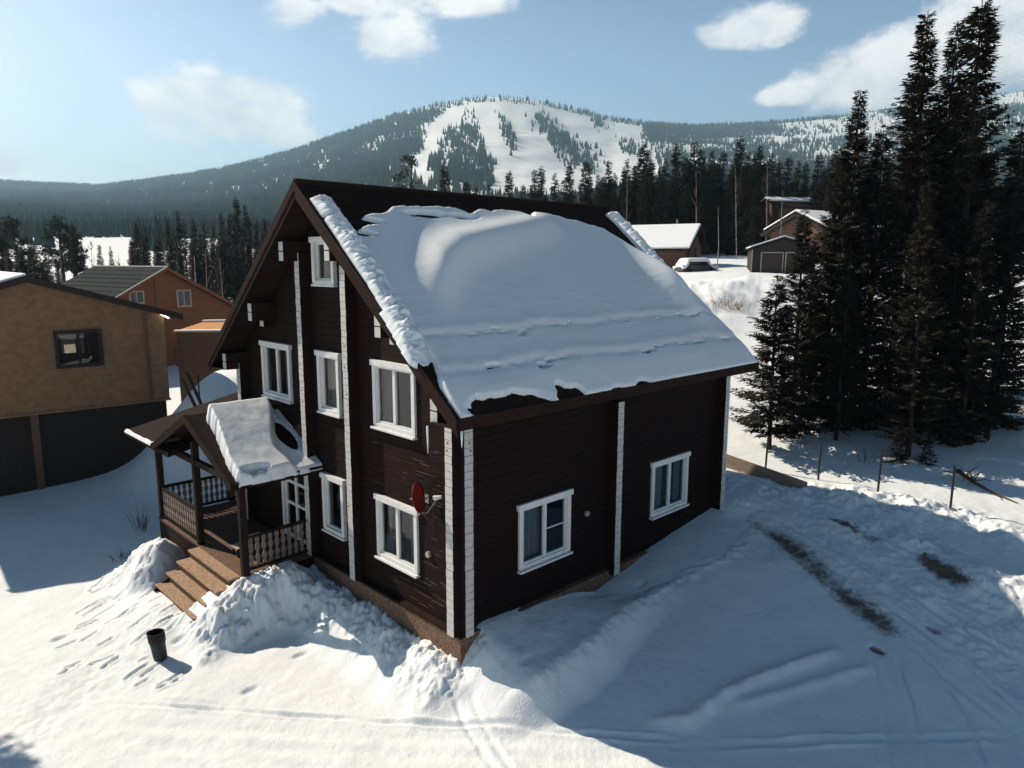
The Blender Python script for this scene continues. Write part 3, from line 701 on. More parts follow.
# stairs
for k, (xf, z) in enumerate(((-2.17, DZ-.02), (-2.45, .80), (-2.70, .59), (-2.95, .38))):
    st = MB(); st.box(xf, xf+.34, 5.25, 7.58, z-.05, z); s = st.build('stair_tread', M['tread'], porch, bevel=.006)
    mb = MB(); mb.box(xf+.04, xf+.07, 5.28, 7.55, z-.26, z-.052); mb.build('riser', M['riser'], s)
for y in (5.27, 7.50): mb = MB(); mb.prism([(-1.9, y, DZ-.08), (-3.0, y, .28), (-3.0, y, -.2), (-1.9, y, -.2)], (0, .06, 0)); mb.build('stringer', M['porch_wood'], porch)
# roofs
PX0 = -2.12; yr, zr_, ye_, ze_ = 7.23, 4.33, 4.85, 3.22
mb = MB(); mb.prism([(PX0, yr, zr_), (PX0, ye_, ze_), (PX0, ye_, ze_-.10), (PX0, yr, zr_-.12)], (-PX0-.02, 0, 0)); pr = mb.build('roof', M['roof'], porch)
mb = MB(); mb.prism([(PX0, yr, zr_), (PX0, 9.62, ze_), (PX0, 9.62, ze_-.10), (PX0, yr, zr_-.12)], (-PX0-.02, 0, 0)); mb.build('roof', M['roof'], porch)
sl = (3.88-3.17)/3.32
mb = MB(); mb.prism([(PX0+.02, 8.0, 3.17), (1.9, 8.0, 3.17+sl*4.0), (1.9, 8.0, 3.07+sl*4.0), (PX0+.02, 8.0, 3.07)], (0, .66, 0))
lt = MB(); lt.prism([(PX0+.02, 8.66, 3.17), (1.9, 8.66, 3.17+sl*4.0), (1.9, 8.66, 3.05+sl*4.0), (PX0+.02, 8.66, 3.05)], (0, 3.34, 0)); lt.build('lean_to_roof', M['roof'], porch)
for sg, yy in ((-1, ye_), (1, 9.62)):
    mb = MB(); mb.prism([(PX0, yr, zr_+.03), (PX0, yy, ze_+.03), (PX0, yy, ze_-.16), (PX0, yr, zr_-.18)], (-.04, 0, 0)); mb.build('bargeboard', M['barge'], porch)
mb = MB(); mb.box(PX0, -.02, ye_-.025, ye_, ze_-.14, ze_+.02); mb.build('fascia', M['barge'], porch)
for q in ((-1.86, -1.74, 5.1, 10.4), (-1.738, -.05, 5.14, 5.26), (-1.738, .9, 10.24, 10.36)): mb = MB(); mb.box(*q, 3.02, 3.16); mb.build('beam', M['porch_wood'], porch)
for y0, y1 in ((5.3, 7.0), (10.2, 8.2)): mb = MB(); mb.tube([(-1.95, y0, 3.1), (-1.95, y1, 3.75 if y1 < 8 else 3.6)], .05, 6); mb.build('brace', M['porch_wood'], porch)
# snow slab on the porch roof
nx, ns = 120, 100
px_, pd = np.meshgrid(np.linspace(PX0-.02, -.03, nx), np.linspace(-.02, yr-ye_+.06, ns))
psl = (zr_-ze_)/(yr-ye_)
mf = np.minimum(px_-(PX0+.36-.24*sstep(.3, 2.3, pd)+.05*pn(pd*3, pd*0)+.04*pn(pd*9, pd*0+3)), np.minimum(pd-.26, (yr-ye_+.04+.03*pn(px_*3, px_*0))-pd))
q = np.hypot((px_+1.55)/.22, (pd-2.30)/.07)+.3*fbm(px_*4, pd*4, 3); mf = np.minimum(mf, (q-1)*.11)
cut = -.22-.62*sstep(.2, 2.0, pd)+.12*sstep(1.7, 2.3, pd)           # right limit of the thick slab
thick = sstep(-.12, .10, cut-px_)
Tp = sstep(0, .07, mf)**.5*(.07+thick*(.36-.20*sstep(.25, 2.3, pd))+.015*fbm(px_*2, pd*2, 3))
q2 = np.hypot((px_+.34)/.2, (pd-1.2)/.5)+.2*fbm(px_*2.5, pd*2.5, 3); Tp = Tp*np.where(thick < .5, sstep(.95, 1.15, q2), 1)
Tp = np.where((mf <= 0) | (Tp < .012), -.05, Tp)
Vv = np.stack([px_-.04*Tp, yr-pd-.15*Tp, zr_-psl*pd+Tp*.98], -1).reshape(-1, 3); Ff = grid_faces(ns, nx); Ff = Ff[(Tp.ravel()[Ff] > -.045).any(1)]
o = np_mesh('porch_snow', Vv, Ff, M['snow_roof'], True)
if o.data.polygons[50].normal.z < 0: o.data.flip_normals()
tag(o, 'thick slab of snow sliding off the small porch roof', 'snow')
# remains of snow on the lean to
lx, ly = np.meshgrid(np.linspace(PX0+.0, -.2, 90), np.linspace(8.7, 12.0, 130))
va = ly-(9.66-.40*(lx-PX0))
d1_ = np.minimum(lx-PX0-.0, .10+.05*pn(ly*2, ly*0)-(lx-PX0)); hq = fbm(lx*5, ly*3, 3)
d2_ = np.minimum(va+.03, .28+.9*sstep(0, 1.6, lx-PX0)*(1-sstep(1.5, 2.0, lx-PX0))+.25*pn(lx*2.5, lx*0)-va); d2_ = np.where((hq > .02) & (va > .26), -.1, d2_)
mm = np.maximum(d1_, d2_)
mm = np.minimum(mm, np.minimum(ly-8.75, 11.98-ly)); mm = np.minimum(mm, va+.02); Tl = np.where(mm > 0, .06*sstep(0, .08, mm)+.008, -.04)
o = np_mesh('lean_to_snow', np.stack([lx-.03*Tl, ly, 3.17+sl*(lx-PX0)+Tl], -1).reshape(-1, 3), grid_faces(130, 90)[(Tl.ravel()[grid_faces(130, 90)] > -.035).any(1)], M['snow_lump'], True)
if o.data.polygons[5].normal.z < 0: o.data.flip_normals()
tag(o, 'patchy thin snow left along the edge of the low lean-to roof beside the porch', 'snow')
# low stool on the deck
st = empty('low_stool', (-1.35, 6.35, DZ), 'low pale wooden stool standing on the porch deck behind the stairs', 'stool')
mb = MB(); mb.box(-1.55, -1.15, 6.2, 6.55, DZ+.20, DZ+.23); mb.build('seat', M['trim'], st)
for x in (-1.52, -1.22):
    for y in (6.23, 6.48): mb = MB(); mb.box(x, x+.04, y, y+.04, DZ, DZ+.2); mb.build('leg', M['porch_wood'], st)

# ------------------------------------------------------------------ satellite dish on the gable
dish = empty('satellite_dish', (0, 1.0, 2.85), 'round red satellite dish mounted on the dark gable wall above the lower window', 'satellite dish')
dr0 = ray(415.5, 498); dc = CAM+dr0*((-.36-CAM[0])/dr0[0]); wy, wz = dc[1]+.12, dc[2]-.12; ax = np.array((.50, -.84, .20)); ax /= np.linalg.norm(ax)
t1 = np.cross(ax, (0, 0, 1.)); t1 /= np.linalg.norm(t1); t2 = np.cross(t1, ax)
mb = MB(); k = 28; rr = 6; vs = []; fs = []
for sgn in (0, 1):
    b0_ = len(vs)
    for i in range(rr+1):
        r_ = .29*i/rr
        for j in range(k):
            an = 2*math.pi*j/k; vs.append(dc+t1*r_*.92*math.cos(an)+t2*r_*math.sin(an)+ax*(.07*(i/rr)**2-.012*sgn))
    for i in range(rr):
        for j in range(k):
            q = (b0_+i*k+j, b0_+i*k+(j+1) % k, b0_+(i+1)*k+(j+1) % k, b0_+(i+1)*k+j); fs.append(q if not sgn else q[::-1])
for j in range(k): a = rr*k+j; b = rr*k+(j+1) % k; c = (rr+1)*k; fs.append((a, b, c+rr*k+(j+1) % k, c+rr*k+j))
mb.add(vs, fs); mb.build('reflector', M['red'], dish, True)
lnb = dc+ax*.42-t2*.04
mb = MB(); mb.tube([dc-t2*.29+ax*.05, dc-t2*.31+ax*.16, lnb-t2*.03], .012, 6); mb.build('feed_arm', M['metal'], dish)
mb = MB(); mb.tube([lnb-ax*.06, lnb+ax*.05, lnb+ax*.10], [.045, .035, .03], 10); mb.build('receiver_head', M['white'], dish)
mb = MB(); mb.tube([dc-ax*.02, dc-ax*.10, (-.0, wy, wz)], .02, 6); mb.box(-.02, -.0, wy-.07, wy+.07, wz-.08, wz+.08); mb.build('wall_bracket', M['metal'], dish)
mb = MB(); mb.tube([lnb, lnb-t2*.15-ax*.1, (-.03, wy-.2, wz-.15), (-.02, wy-.2, wz-.4), (-.02, wy-.2, wz-.6)], .005, 5); mb.build('cable', M['dark_metal'], dish)

# ------------------------------------------------------------------ pail, posts, board, branch, shrubs
pb = G(161, 660); pz = gzat(pb[0], pb[1])-.03
pail = empty('bucket', (pb[0], pb[1], pz), 'dark blue bucket with a sooty rim alone in the sunny snow below the porch stairs', 'bucket')
mb = MB(); vs = []; fs = []; k = 24; tilt = np.array((-.09, .05, 0))
pr_ = [(.125, 0), (.14, .3), (.148, .40), (.160, .405), (.165, .60), (.152, .605), (.148, .58), (.13, .1), (0.01, .09)]
def lathe(prof, k, base_, lean, jitter=0):
    mb = MB(); vs = []; fs = []
    for i, (r_, z) in enumerate(prof):
        for j in range(k):
            an = 2*math.pi*j/k; r2 = r_*(1+jitter*math.sin(3*an+i)); vs.append((base_[0]+r2*math.cos(an)+lean[0]*z, base_[1]+r2*math.sin(an)+lean[1]*z, base_[2]+z))
    for i in range(len(prof)-1):
        for j in range(k): fs.append((i*k+j, i*k+(j+1) % k, (i+1)*k+(j+1) % k, (i+1)*k+j))
    mb.add(vs, fs); return mb
lathe(pr_[:3], k, (pb[0], pb[1], pz), tilt).build('shell', M['pail'], pail, True)
lathe(pr_[2:], k, (pb[0], pb[1], pz), tilt, .02).build('rim', M['pail_rim'], pail, True)
for k_, (u, v, h, l) in enumerate(((765, 470.5, .93, 'thin dark steel fence post nearest the house corner, beside the small spruce'), (818, 480, 1.05, 'thin dark steel fence post second from the house, behind the grey plank'),
                     (877, 498, 1.15, 'thin dark steel fence post third from the house, between two snow humps'), (950, 511, 1.12, 'thin dark steel fence post at the house shadow edge, next to the fallen branch'))):
    g = G(u, v); g[2] = gzat(g[0], g[1]); D = (g-CAM)@F_; h = h
    p = empty('fence_post', g, l, 'fence post', 'steel fence posts in the snow')
    mb = MB(); lean = random.uniform(-.03, .03); mb.tube([(g[0], g[1], g[2]-.4), (g[0]+lean, g[1]-lean, g[2]+h)], .032, 8); mb.build('pole', M['dark_metal'], p)
    mb = MB(); mb.tube([(g[0]+lean, g[1]-lean, g[2]+h), (g[0]+lean, g[1]-lean, g[2]+h+.03)], .04, 8); mb.build('cap', M['dark_metal'], p)
# old plank wall at the edge of the bank
a = G(726, 467); b = G(797, 493); a[2] = float(base(a[0], a[1])); b[2] = float(base(b[0], b[1])); e = (b-a)/np.linalg.norm(b-a); n = np.array((e[1], -e[0], 0)); mb = MB()
mb.obox(a-e*1.2+(0, 0, -.3), e*(np.linalg.norm(b-a)+1.5), n*.06, (0, 0, .72)); 
o = mb.build('plank', M['board'], None, bevel=.01); tag(o, 'long weathered grey plank standing on edge in the snow at the far house corner', 'plank')
# fallen branch
bb = [G(957, 478), G(972, 486), G(990, 494), G(1018, 505)]
for q in bb: q[2] = gzat(q[0], q[1])
mb = MB(); mb.tube([bb[0]+(0, 0, .22), bb[1]+(0, 0, .12), bb[2]+(0, 0, .06), bb[3]+(0, 0, .03)], [.07, .05, .03, .012], 6)
sr = random.Random(9)
for k in range(16):
    q = bb[0]+(bb[1]-bb[0])*sr.uniform(-.1, 1.9); q = q+(0, 0, .14); d = np.array((sr.uniform(-.5, .5), sr.uniform(-.5, .5), sr.uniform(-.15, .4)))
    mb.tube([q, q+d*.6+(0, 0, .05), q+d], [.022, .015, .006], 5)
tag(mb.build('fallen_branch', M['twig'], None), 'brown broken branch with short twigs lying on the sunny snow at the right', 'branch')
def shrub(u, v, h, n, sp, label, seed, m='twig', name='bare_shrub', cat='shrub', r0=.008, group=None, D=None):
    g = G(u, v) if D is None else dep(u, v, D); g[2] = gzat(g[0], g[1])-.03; sr = random.Random(seed); mb = MB()
    for k in range(n):
        an = sr.uniform(0, 6.28); r_ = sr.uniform(0, sp*.4); p = g+(r_*math.cos(an), r_*math.sin(an), 0); hh = h*sr.uniform(.5, 1); lx_ = sr.uniform(.1, .6)*sp
        q = p+(lx_*math.cos(an)*.5, lx_*math.sin(an)*.5, hh*.55); t = p+(lx_*math.cos(an), lx_*math.sin(an), hh)
        mb.tube([p, q, t], [r0, r0*.7, r0*.3], 4, cap=False)
        for j in range(3):
            w = p+(q-p)*sr.uniform(.4, 1); d = np.array((sr.uniform(-.2, .2), sr.uniform(-.2, .2), sr.uniform(.1, .3)))*h*.7; mb.tube([w, w+d], [r0*.6, r0*.25], 3, cap=False)
    return tag(mb.build(name, M[m], None), label, cat, group)
shrub(140, 530, .9, 16, .7, 'thin bare shrub in the blue shadow left of the porch railing', 1)
shrub(122, 560, .35, 12, .5, 'low sparse twigs poking through shaded snow near the left snow heap', 2)
for k, (u, v) in enumerate(((718, 298), (727, 300), (736, 297), (745, 294), (731, 304), (741, 301))):
    shrub(u, v, 1.0, 9, 1.8, 'clump of dry pale reeds on the snowy bank in front of the far cabin', 20+k, 'reed', 'reed_clump', 'reeds', .014, 'dry reeds on the bank', 46)
shrub(865, 462, .6, 6, .5, 'tiny bare sapling in sunlit snow in front of the big spruces', 31); shrub(742, 378, .9, 10, .6, 'thin pale bare shrub in the open snow behind the big roof', 33, 'reed')

# ------------------------------------------------------------------ neighbouring buildings
def plane_az(u, v, P0, el, n):
    d = ray(u, v); t = ((P0-CAM)@n)/(d@n); X = CAM+d*t; return (X-P0)@el, X[2]
def wall_basis(P0, ang):           # el = along the wall to the LEFT as seen from outside, n = outward
    el = np.array((math.cos(ang), math.sin(ang), 0)); n = np.array((-el[1], el[0], 0))
    if n@(CAM-P0) < 0: n = -n
    return el, n
def slab(mb, p, q, r, thick, mi=0):
    p, q, r = map(np.array, (p, q, r)); nn = np.cross(q-p, r-p); nn /= np.linalg.norm(nn)
    if nn[2] < 0: nn = -nn
    mb.obox(p-nn*thick, q-p, r-p, nn*thick, mi)
def flat_window(parent, P0, el, n, a0, a1, z0, z1, fm, depth=.06, fr=.08, mull=True, inner=None):
    up = np.array((0, 0, 1.)); mb = MB(); o = lambda a, z, d: P0*np.array((1, 1, 0))+el*a+up*z+n*d
    for (p, q, s, t) in ((a0-fr, a0, z0-fr, z1+fr), (a1, a1+fr, z0-fr, z1+fr), (a0, a1, z1, z1+fr), (a0, a1, z0-fr, z0)): mb.obox(o(p, s, .005), el*(q-p), up*(t-s), n*depth)
    if mull: mb.obox(o((a0+a1)/2-.03, z0, .006), el*.06, up*(z1-z0), n*(depth-.02))
    f = mb.build('window', fm, parent)
    mb = MB(); mb.quad(o(a0, z1, .012), o(a1, z1, .012), o(a1, z0, .012), o(a0, z0, .012)); mb.build('pane', M['glass'], f)
    mb = MB(); mb.quad(o(a0, z0, .006), o(a1, z0, .006), o(a1, z1, .006), o(a0, z1, .006)); mb.build('pane_backing', M['interior'], f)  # flat sheet painted dark to stand for the unlit room behind the pane
    for (b0, b1, c0, c1, mm) in (inner or []):
        mb = MB(); mb.quad(o(a0+(a1-a0)*b0, z0+(z1-z0)*c0, .009), o(a0+(a1-a0)*b1, z0+(z1-z0)*c0, .009), o(a0+(a1-a0)*b1, z0+(z1-z0)*c1, .009), o(a0+(a1-a0)*b0, z0+(z1-z0)*c1, .009)); mb.build('curtain', M[mm], f)
    return f
UP = np.array((0, 0, 1.))
# tan panel house at the left
P0 = np.array((1.1, 17.8, 0.)); el, n = wall_basis(P0, R(176.5)); bk = -n
tan = empty('panel_house', P0+el*5+bk*4, 'tan panel-clad house with shadow-dark lower storey and one dark-framed window at the left edge', 'house')
aA, zA = plane_az(24, 276, P0, el, n); aR, zRt = plane_az(172, 312, P0, el, n); _, zb = plane_az(165, 399, P0, el, n)
print('tan', aA, zA, aR, zRt, zb)
sl_ = (zA-zRt)/(aA-aR); wdt = 2*aA; zc = zRt-sl_*(aR-0)
o = lambda a, z, d=0: P0+el*a+UP*z+n*d
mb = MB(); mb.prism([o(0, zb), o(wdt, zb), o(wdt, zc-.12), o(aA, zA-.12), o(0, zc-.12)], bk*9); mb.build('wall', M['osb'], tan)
mb = MB(); mb.prism([o(.1, -1, -.12), o(wdt, -1, -.12), o(wdt, zb-.004, -.12), o(.1, zb-.004, -.12)], bk*8.8); mb.build('lower_storey', M['osb_shade'], tan)
mb = MB(); mb.obox(o(-.03, zb-.05, 0), el*(wdt+.06), UP*.07, n*.05); mb.build('ledge', M['osb'], tan)
mb = MB(); mb.obox(o(.58, zb, .002), el*.10, UP*(zc-zb-.1), n*.04); mb.build('corner_board', M['oldplank'], tan)
for a in (4.1, 6.4): mb = MB(); mb.obox(o(a, -1, -.11), el*.22, UP*(zb+.95), n*.09); mb.build('post', M['oldplank'], tan)
mb = MB()
for sg in (0, 1):
    tp_ = o(aA, zA, .35); ed = o(-.55, zc-.55*sl_, .35) if sg == 0 else o(wdt+.55, zc-.55*sl_, .35)
    m2 = MB(); slab(m2, tp_, ed, tp_+bk*9.7, .14); m2.build('roof', M['darkroof'], tan)
    m3 = MB(); m3.prism([tp_+UP*.02, ed+UP*.02, ed-UP*.2, tp_-UP*.2], n*.03); m3.build('bargeboard', M['osb_frame'], tan)
tp_ = o(aA, zA, .33); ed = o(wdt+.5, zc-.5*sl_, .33)
m2 = MB(); slab(m2, tp_+UP*.09, ed+UP*.09, tp_+bk*9.6+UP*.09, .07); tag(m2.build('roof_snow', M['snow_roof'], None), 'thin bright snow on the roof of the tan panel house at the left edge', 'snow')
a1, zt = plane_az(55, 333, P0, el, n); a0, _ = plane_az(99, 332, P0, el, n); _, z0 = plane_az(77, 367, P0, el, n)
flat_window(tan, P0, el, n, a0+.05, a1-.05, z0+.1, zt-.05, M['osb_frame'], .07, .11, True, [(.56, .93, .38, .95, 'pane_backing'), (.58, .86, .38, .66, 'litroom'), (.36, .45, .35, .9, 'curtain')])
al, zl = plane_az(164, 315.5, P0, el, n)
lp = empty('wall_lamp', o(al, zl, .1), 'small bright tilted lamp under the eave of the tan panel house', 'lamp')
mb = MB(); mb.obox(o(al+.16, zl+.10, .06), -el*.30-UP*.17, n*.12, UP*.07); mb.build('housing', M['metal'], lp)
mb = MB(); mb.obox(o(al+.16, zl+.045, .07), -el*.28-UP*.16, n*.10, UP*.05); mb.build('lamp_tube', M['lamp'], lp)

# generic gabled house given its gable apex
def gabled(name, apex, gdir, width, hw, zg, length, label, cat, wm, rm, ov=.4, snow=None, rise=None, edge=None, slab_t=.14):
    """apex: ridge end (x,y,z); gdir: angle of the ridge going away; hw: eave height above zg"""
    rd = np.array((math.cos(gdir), math.sin(gdir), 0)); sd = np.array((-rd[1], rd[0], 0))
    h = empty(name, (apex[0]+rd[0]*length/2, apex[1]+rd[1]*length/2, zg), label, cat)
    A = np.array(apex, float); ze = zg+hw; hwid = width/2
    pl = [A*np.array((1, 1, 0))+sd*hwid+UP*(zg-1), A*np.array((1, 1, 0))-sd*hwid+UP*(zg-1), A*np.array((1, 1, 0))-sd*hwid+UP*ze, A-UP*.1, A*np.array((1, 1, 0))+sd*hwid+UP*ze]
    mb = MB(); mb.prism(pl, rd*length); mb.build('wall', wm, h)
    k = (A[2]-ze)/hwid; ea = None
    for sg in (-1, 1):
        t = A-rd*ov; e = t+sd*sg*(hwid+ov)-UP*k*(hwid+ov)
        mb = MB(); slab(mb, t, e, t+rd*(length+2*ov), slab_t); r = mb.build('roof', rm, h)
        mb = MB(); mb.prism([t+UP*.02, e+UP*.02, e-UP*.2, t-UP*.2], -rd*.04); mb.build('bargeboard', edge or M['barge'], h)
        if snow and (snow == 2 or sg == snow*1):
            pass
    return h, A, rd, sd, k
# red brown house
A = dep(163, 267, 45); zgd = 1.0
ang = math.atan2(-RH[1]*.80+FH[1]*.60, -RH[0]*.80+FH[0]*.60)
h, A, rd, sd, k = gabled('siding_house', A, ang, 10.6, 3.6, zgd, 9, 'red-brown sided house with dark ribbed metal roof and two small windows, behind the tan house', 'house', M['redwall'], M['darkroof'], .45, edge=M['redwall'])
mb = MB()
for kk in range(1, 13):
    for sg in (-1, 1):
        t = A-rd*.45+sd*sg*(5.75*kk/13)-UP*k*(5.75*kk/13); mb.obox(t, rd*9.9, sd*sg*.06-UP*k*.06, UP*.045)
mb.build('roof_rib', M['darkroof'], h)
mb = MB(); mb.obox(A-rd*.47-sd*.06, rd*9.94, sd*.12, UP*.07); mb.build('ridge_cap', M['roofedge'], h)
fn_ = -rd; P1 = A*np.array((1, 1, 0))
sdl = sd if sd@np.array((*RH, 0)) < 0 else -sd     # to the left as seen
e_ = A-rd*.5; mb = MB(); mb.prism([e_+UP*.06, e_+sdl*5.75-UP*(k*5.75-.06), e_+sdl*5.75-UP*(k*5.75+.0), e_-UP*.0], -rd*.03); mb.build('verge_flashing', M['roofedge'], h)
for (ul, ur, vt, vb) in ((129, 144, 291.5, 303), (176.5, 191, 290.5, 306)):
    a1, zt = plane_az(ul, vt, P1, sdl, fn_); a0, zb_ = plane_az(ur, vb, P1, sdl, fn_)
    flat_window(h, P1, sdl, fn_, a0+.06, a1-.06, zb_+.06, zt-.06, M['trim'], .05, .10, True, [(.4, .65, 0, 1, 'curtain')])
au, _ = plane_az(157, 290, P1, sdl, fn_); mb = MB(); mb.obox(P1+sdl*au+fn_*.003+UP*0, sdl*.14, fn_*.05, UP*(A[2]-.5-k*abs(au))); mb.build('corner_board', M['oldplank'], h)
# orange timber terrace in front of it
pA = dep(176, 325, 33); pB = dep(250, 318, 33.5); zt = pA[2]; e = pB-pA; e[2] = 0; Ln = np.linalg.norm(e); e /= Ln; n_ = np.array((e[1], -e[0], 0)); n_ = n_ if n_@(CAM-pA) > 0 else -n_
tr = empty('timber_terrace', pA*np.array((1, 1, 0))+UP*.5, 'raised brown plank terrace with bright orange fresh deck, between tan house and log house', 'terrace')
pA = dep(176, 331.5, 33); zt = pA[2]
mb = MB(); mb.obox(pA*np.array((1, 1, 0)), e*6, -n_*5.6, UP*(zt-.06)); mb.build('plank_wall', M['oldplank'], tr)
mb = MB()
for k in range(40): mb.obox(pA*np.array((1, 1, 0))+UP*(zt-.055)-e*.1+n_*.06-n_*(k*.144), e*6.2, -n_*.136, UP*.055)
mb.build('deck', M['orange'], tr)
mb = MB(); mb.obox(pA*np.array((1, 1, 0))+UP*(zt+.003)-e*.1+n_*.07, e*6.2, -n_*.40, UP*.05); tag(mb.build('ledge_snow', M['snow_lump'], None), 'thin bright line of snow along the front edge of the orange timber terrace', 'snow')
mb = MB(); mb.obox(pA*np.array((1, 1, 0))+UP*(zt+.003)-e*.1-n_*5.3, e*6.2, -n_*.40, UP*.10); tag(mb.build('ledge_snow', M['snow_lump'], None), 'thin bright line of snow along the back edge of the orange timber terrace', 'snow')
mb = MB(); mb.obox(pA*np.array((1, 1, 0))+UP*(zt-1.6)-e*.1+n_*.0, e*.14, n_*.06, UP*1.0); mb.build('post', M['oldplank'], tr)
# leaning poles near the tan house corner
for (u0, v0, u1, v1, D, lab) in ((182, 378, 196, 408, 24, 'dark pole leaning at the corner of the tan house, the left one of the pair'), (187, 372, 203, 408, 24.3, 'dark pole leaning at the corner of the tan house, the right one of the pair'), (198, 375, 200, 407, 25, 'thin upright dark stake in the blue snow right of the leaning poles')):
    a = dep(u0, v0, D); b = dep(u1, v1, D); b = b+(b-a)*.6; mb = MB(); mb.tube([a, b], [.05, .06] if D < 25 else [.025, .03], 7); tag(mb.build('leaning_pole' if D < 25 else 'stake', M['dark_metal'], None), lab, 'pole' if D < 25 else 'stake')
# snow bank behind the house left corner
q = dep(225, 385, 28)
# brown cabin right
A = dep(694, 225.5, 80); zgd = float(base(A[0], A[1]))
ang = math.atan2(-RH[1]*.86+FH[1]*.5, -RH[0]*.86+FH[0]*.5)
h, A, rd, sd, k = gabled('log_cabin', A, ang, 6.2, A[2]-zgd-2.15, zgd, 7, 'small brown cabin with a snow-covered roof standing among far trees right of the big roof', 'cabin', M['cabin'], M['barge'], .8)
sdl = sd if sd@np.array((*RH, 0)) < 0 else -sd
mb = MB(); t = A-rd*.75
for s_ in (sdl, -sdl): slab(mb, t+UP*.26, t+s_*3.85-UP*(k*3.85-.26), t+rd*8.5+UP*.26, .24)
tag(mb.build('roof_snow', M['snow_roof'], None, False, .1), 'smooth white snow on the roof of the small brown cabin', 'snow')
P1 = A*np.array((1, 1, 0)); fn_ = -rd
mb = MB(); mb.obox(P1+sdl*1.7+fn_*.01+UP*(A[2]-1.35), -sdl*3.4, fn_*.12, UP*.16); mb.build('tie_beam', M['oldplank'], h)
for q in (-.9, 1.9): mb = MB(); mb.obox(P1+sdl*q+fn_*.01+UP*(zgd), -sdl*.12, fn_*.08, UP*2.1); mb.build('post', M['barge'], h)
c = dep(677, 226, 82); mb = MB(); mb.tube([c-UP*.5, c+UP*.75], .09, 8); mb.build('flue_pipe', M['birch'], h)
# snowed-in car in front of it
cc = dep(696, 266, 73); zg = float(base(cc[0], cc[1]))-.35; f1 = np.array((*RH, 0))*.94+np.array((*FH, 0))*.34; f2 = np.array((-f1[1], f1[0], 0))
car = empty('parked_car', (cc[0], cc[1], zg), 'dark car half buried under a white cap of snow in front of the brown cabin', 'car')
c0 = np.array((cc[0], cc[1], zg))
def cprof(pts, w, m, name, par_, inset=0):
    mb = MB(); mb.prism([c0+f1*x-f2*w+UP*z for x, z in pts], f2*2*w); return mb.build(name, m, par_, bevel=.06)
cprof([(-2, .3), (2, .3), (2.05, .75), (1.1, .95), (-1.0, .98), (-2.0, .9)], .85, M['car'], 'body', car)
gh = cprof([(-1.6, .95), (1.0, .95), (.45, 1.42), (-1.2, 1.45)], .74, M['carglass'], 'cabin_glass', car)
for x in (-1.3, 1.3):
    for s_ in (-1, 1): mb = MB(); mb.tube([c0+f1*x+f2*s_*.68+UP*.32, c0+f1*x+f2*s_*.88+UP*.32], .32, 14); mb.build('wheel', M['tyre'], car)
gx_, gy_ = np.meshgrid(np.linspace(-2.1, 2.1, 50), np.linspace(-.95, .95, 26)); rr_ = np.hypot(np.abs(gx_/2.1)**2, np.abs(gy_/.95)**2); tt = np.where(np.abs(gx_+.3) < 1.1, 1.5, 1.5-.55*sstep(1.1, 1.7, np.abs(gx_+.3)))+.32*np.sqrt(np.clip(1-rr_**2, 0, 1))-.05
Vv = c0[None, None]+f1*gx_[..., None]+f2*gy_[..., None]+UP*(tt[..., None]-.12)
o_ = np_mesh('car_snow', Vv.reshape(-1, 3), grid_faces(26, 50), M['snow_roof'], True); s_ = o_.modifiers.new('thickness', 'SOLIDIFY'); s_.thickness = .22; s_.offset = -1
if o_.data.polygons[300].normal.z < 0: o_.data.flip_normals()
tag(o_, 'rounded white cap of snow lying on the dark parked car', 'snow')
# garage
A = dep(784.5, 237, 68); bl = dep(754.5, 273.5, 68); zgd = bl[2]; ang = math.atan2(FH[1]*.97+RH[1]*.25, FH[0]*.97+RH[0]*.25)
h, A, rd, sd, k = gabled('double_garage', A, ang, 5.7, 2.45, zgd, 6.5, 'dark double garage with two framed doors and snowy low roof, left of tall spruces', 'garage', M['garage'], M['barge'], .25)
sdl = sd if sd@np.array((*RH, 0)) < 0 else -sd; P1 = A*np.array((1, 1, 0)); fn_ = -rd
for u0 in (762, 786.5):
    a1, zt = plane_az(u0, 253, P1, sdl, fn_); a0, zb_ = plane_az(u0+19.5, 273, P1, sdl, fn_)
    mb = MB(); oo = lambda a, z, d: P1+sdl*a+UP*z+fn_*d
    mb.obox(oo(a0, zgd-.1, .004), sdl*(a1-a0), fn_*.05, UP*(zt-zgd+.1)); d_ = mb.build('garage_door', M['garage_door'], h)
    mb = MB()
    for (p, q, s, t) in ((a0-.09, a0, zgd-.1, zt+.09), (a1, a1+.09, zgd-.1, zt+.09), (a0, a1, zt, zt+.09)): mb.obox(oo(p, s, .006), sdl*(q-p), fn_*.08, UP*(t-s))
    mb.build('door_frame', M['trim'], d_)
mb = MB(); mb.obox(P1+sdl*2.86+fn_*.01+UP*zgd, -sdl*.10, fn_*.08, UP*2.4); mb.build('corner_board', M['trim'], h)
mb = MB(); t = A-rd*.2
for s_ in (sdl, -sdl): slab(mb, t+UP*.16, t+s_*3.05-UP*(k*3.05-.16), t+rd*6.9+UP*.16, .15)
tag(mb.build('roof_snow', M['snow_roof'], None, False, .06), 'thin snow on the low roof of the dark double garage', 'snow')
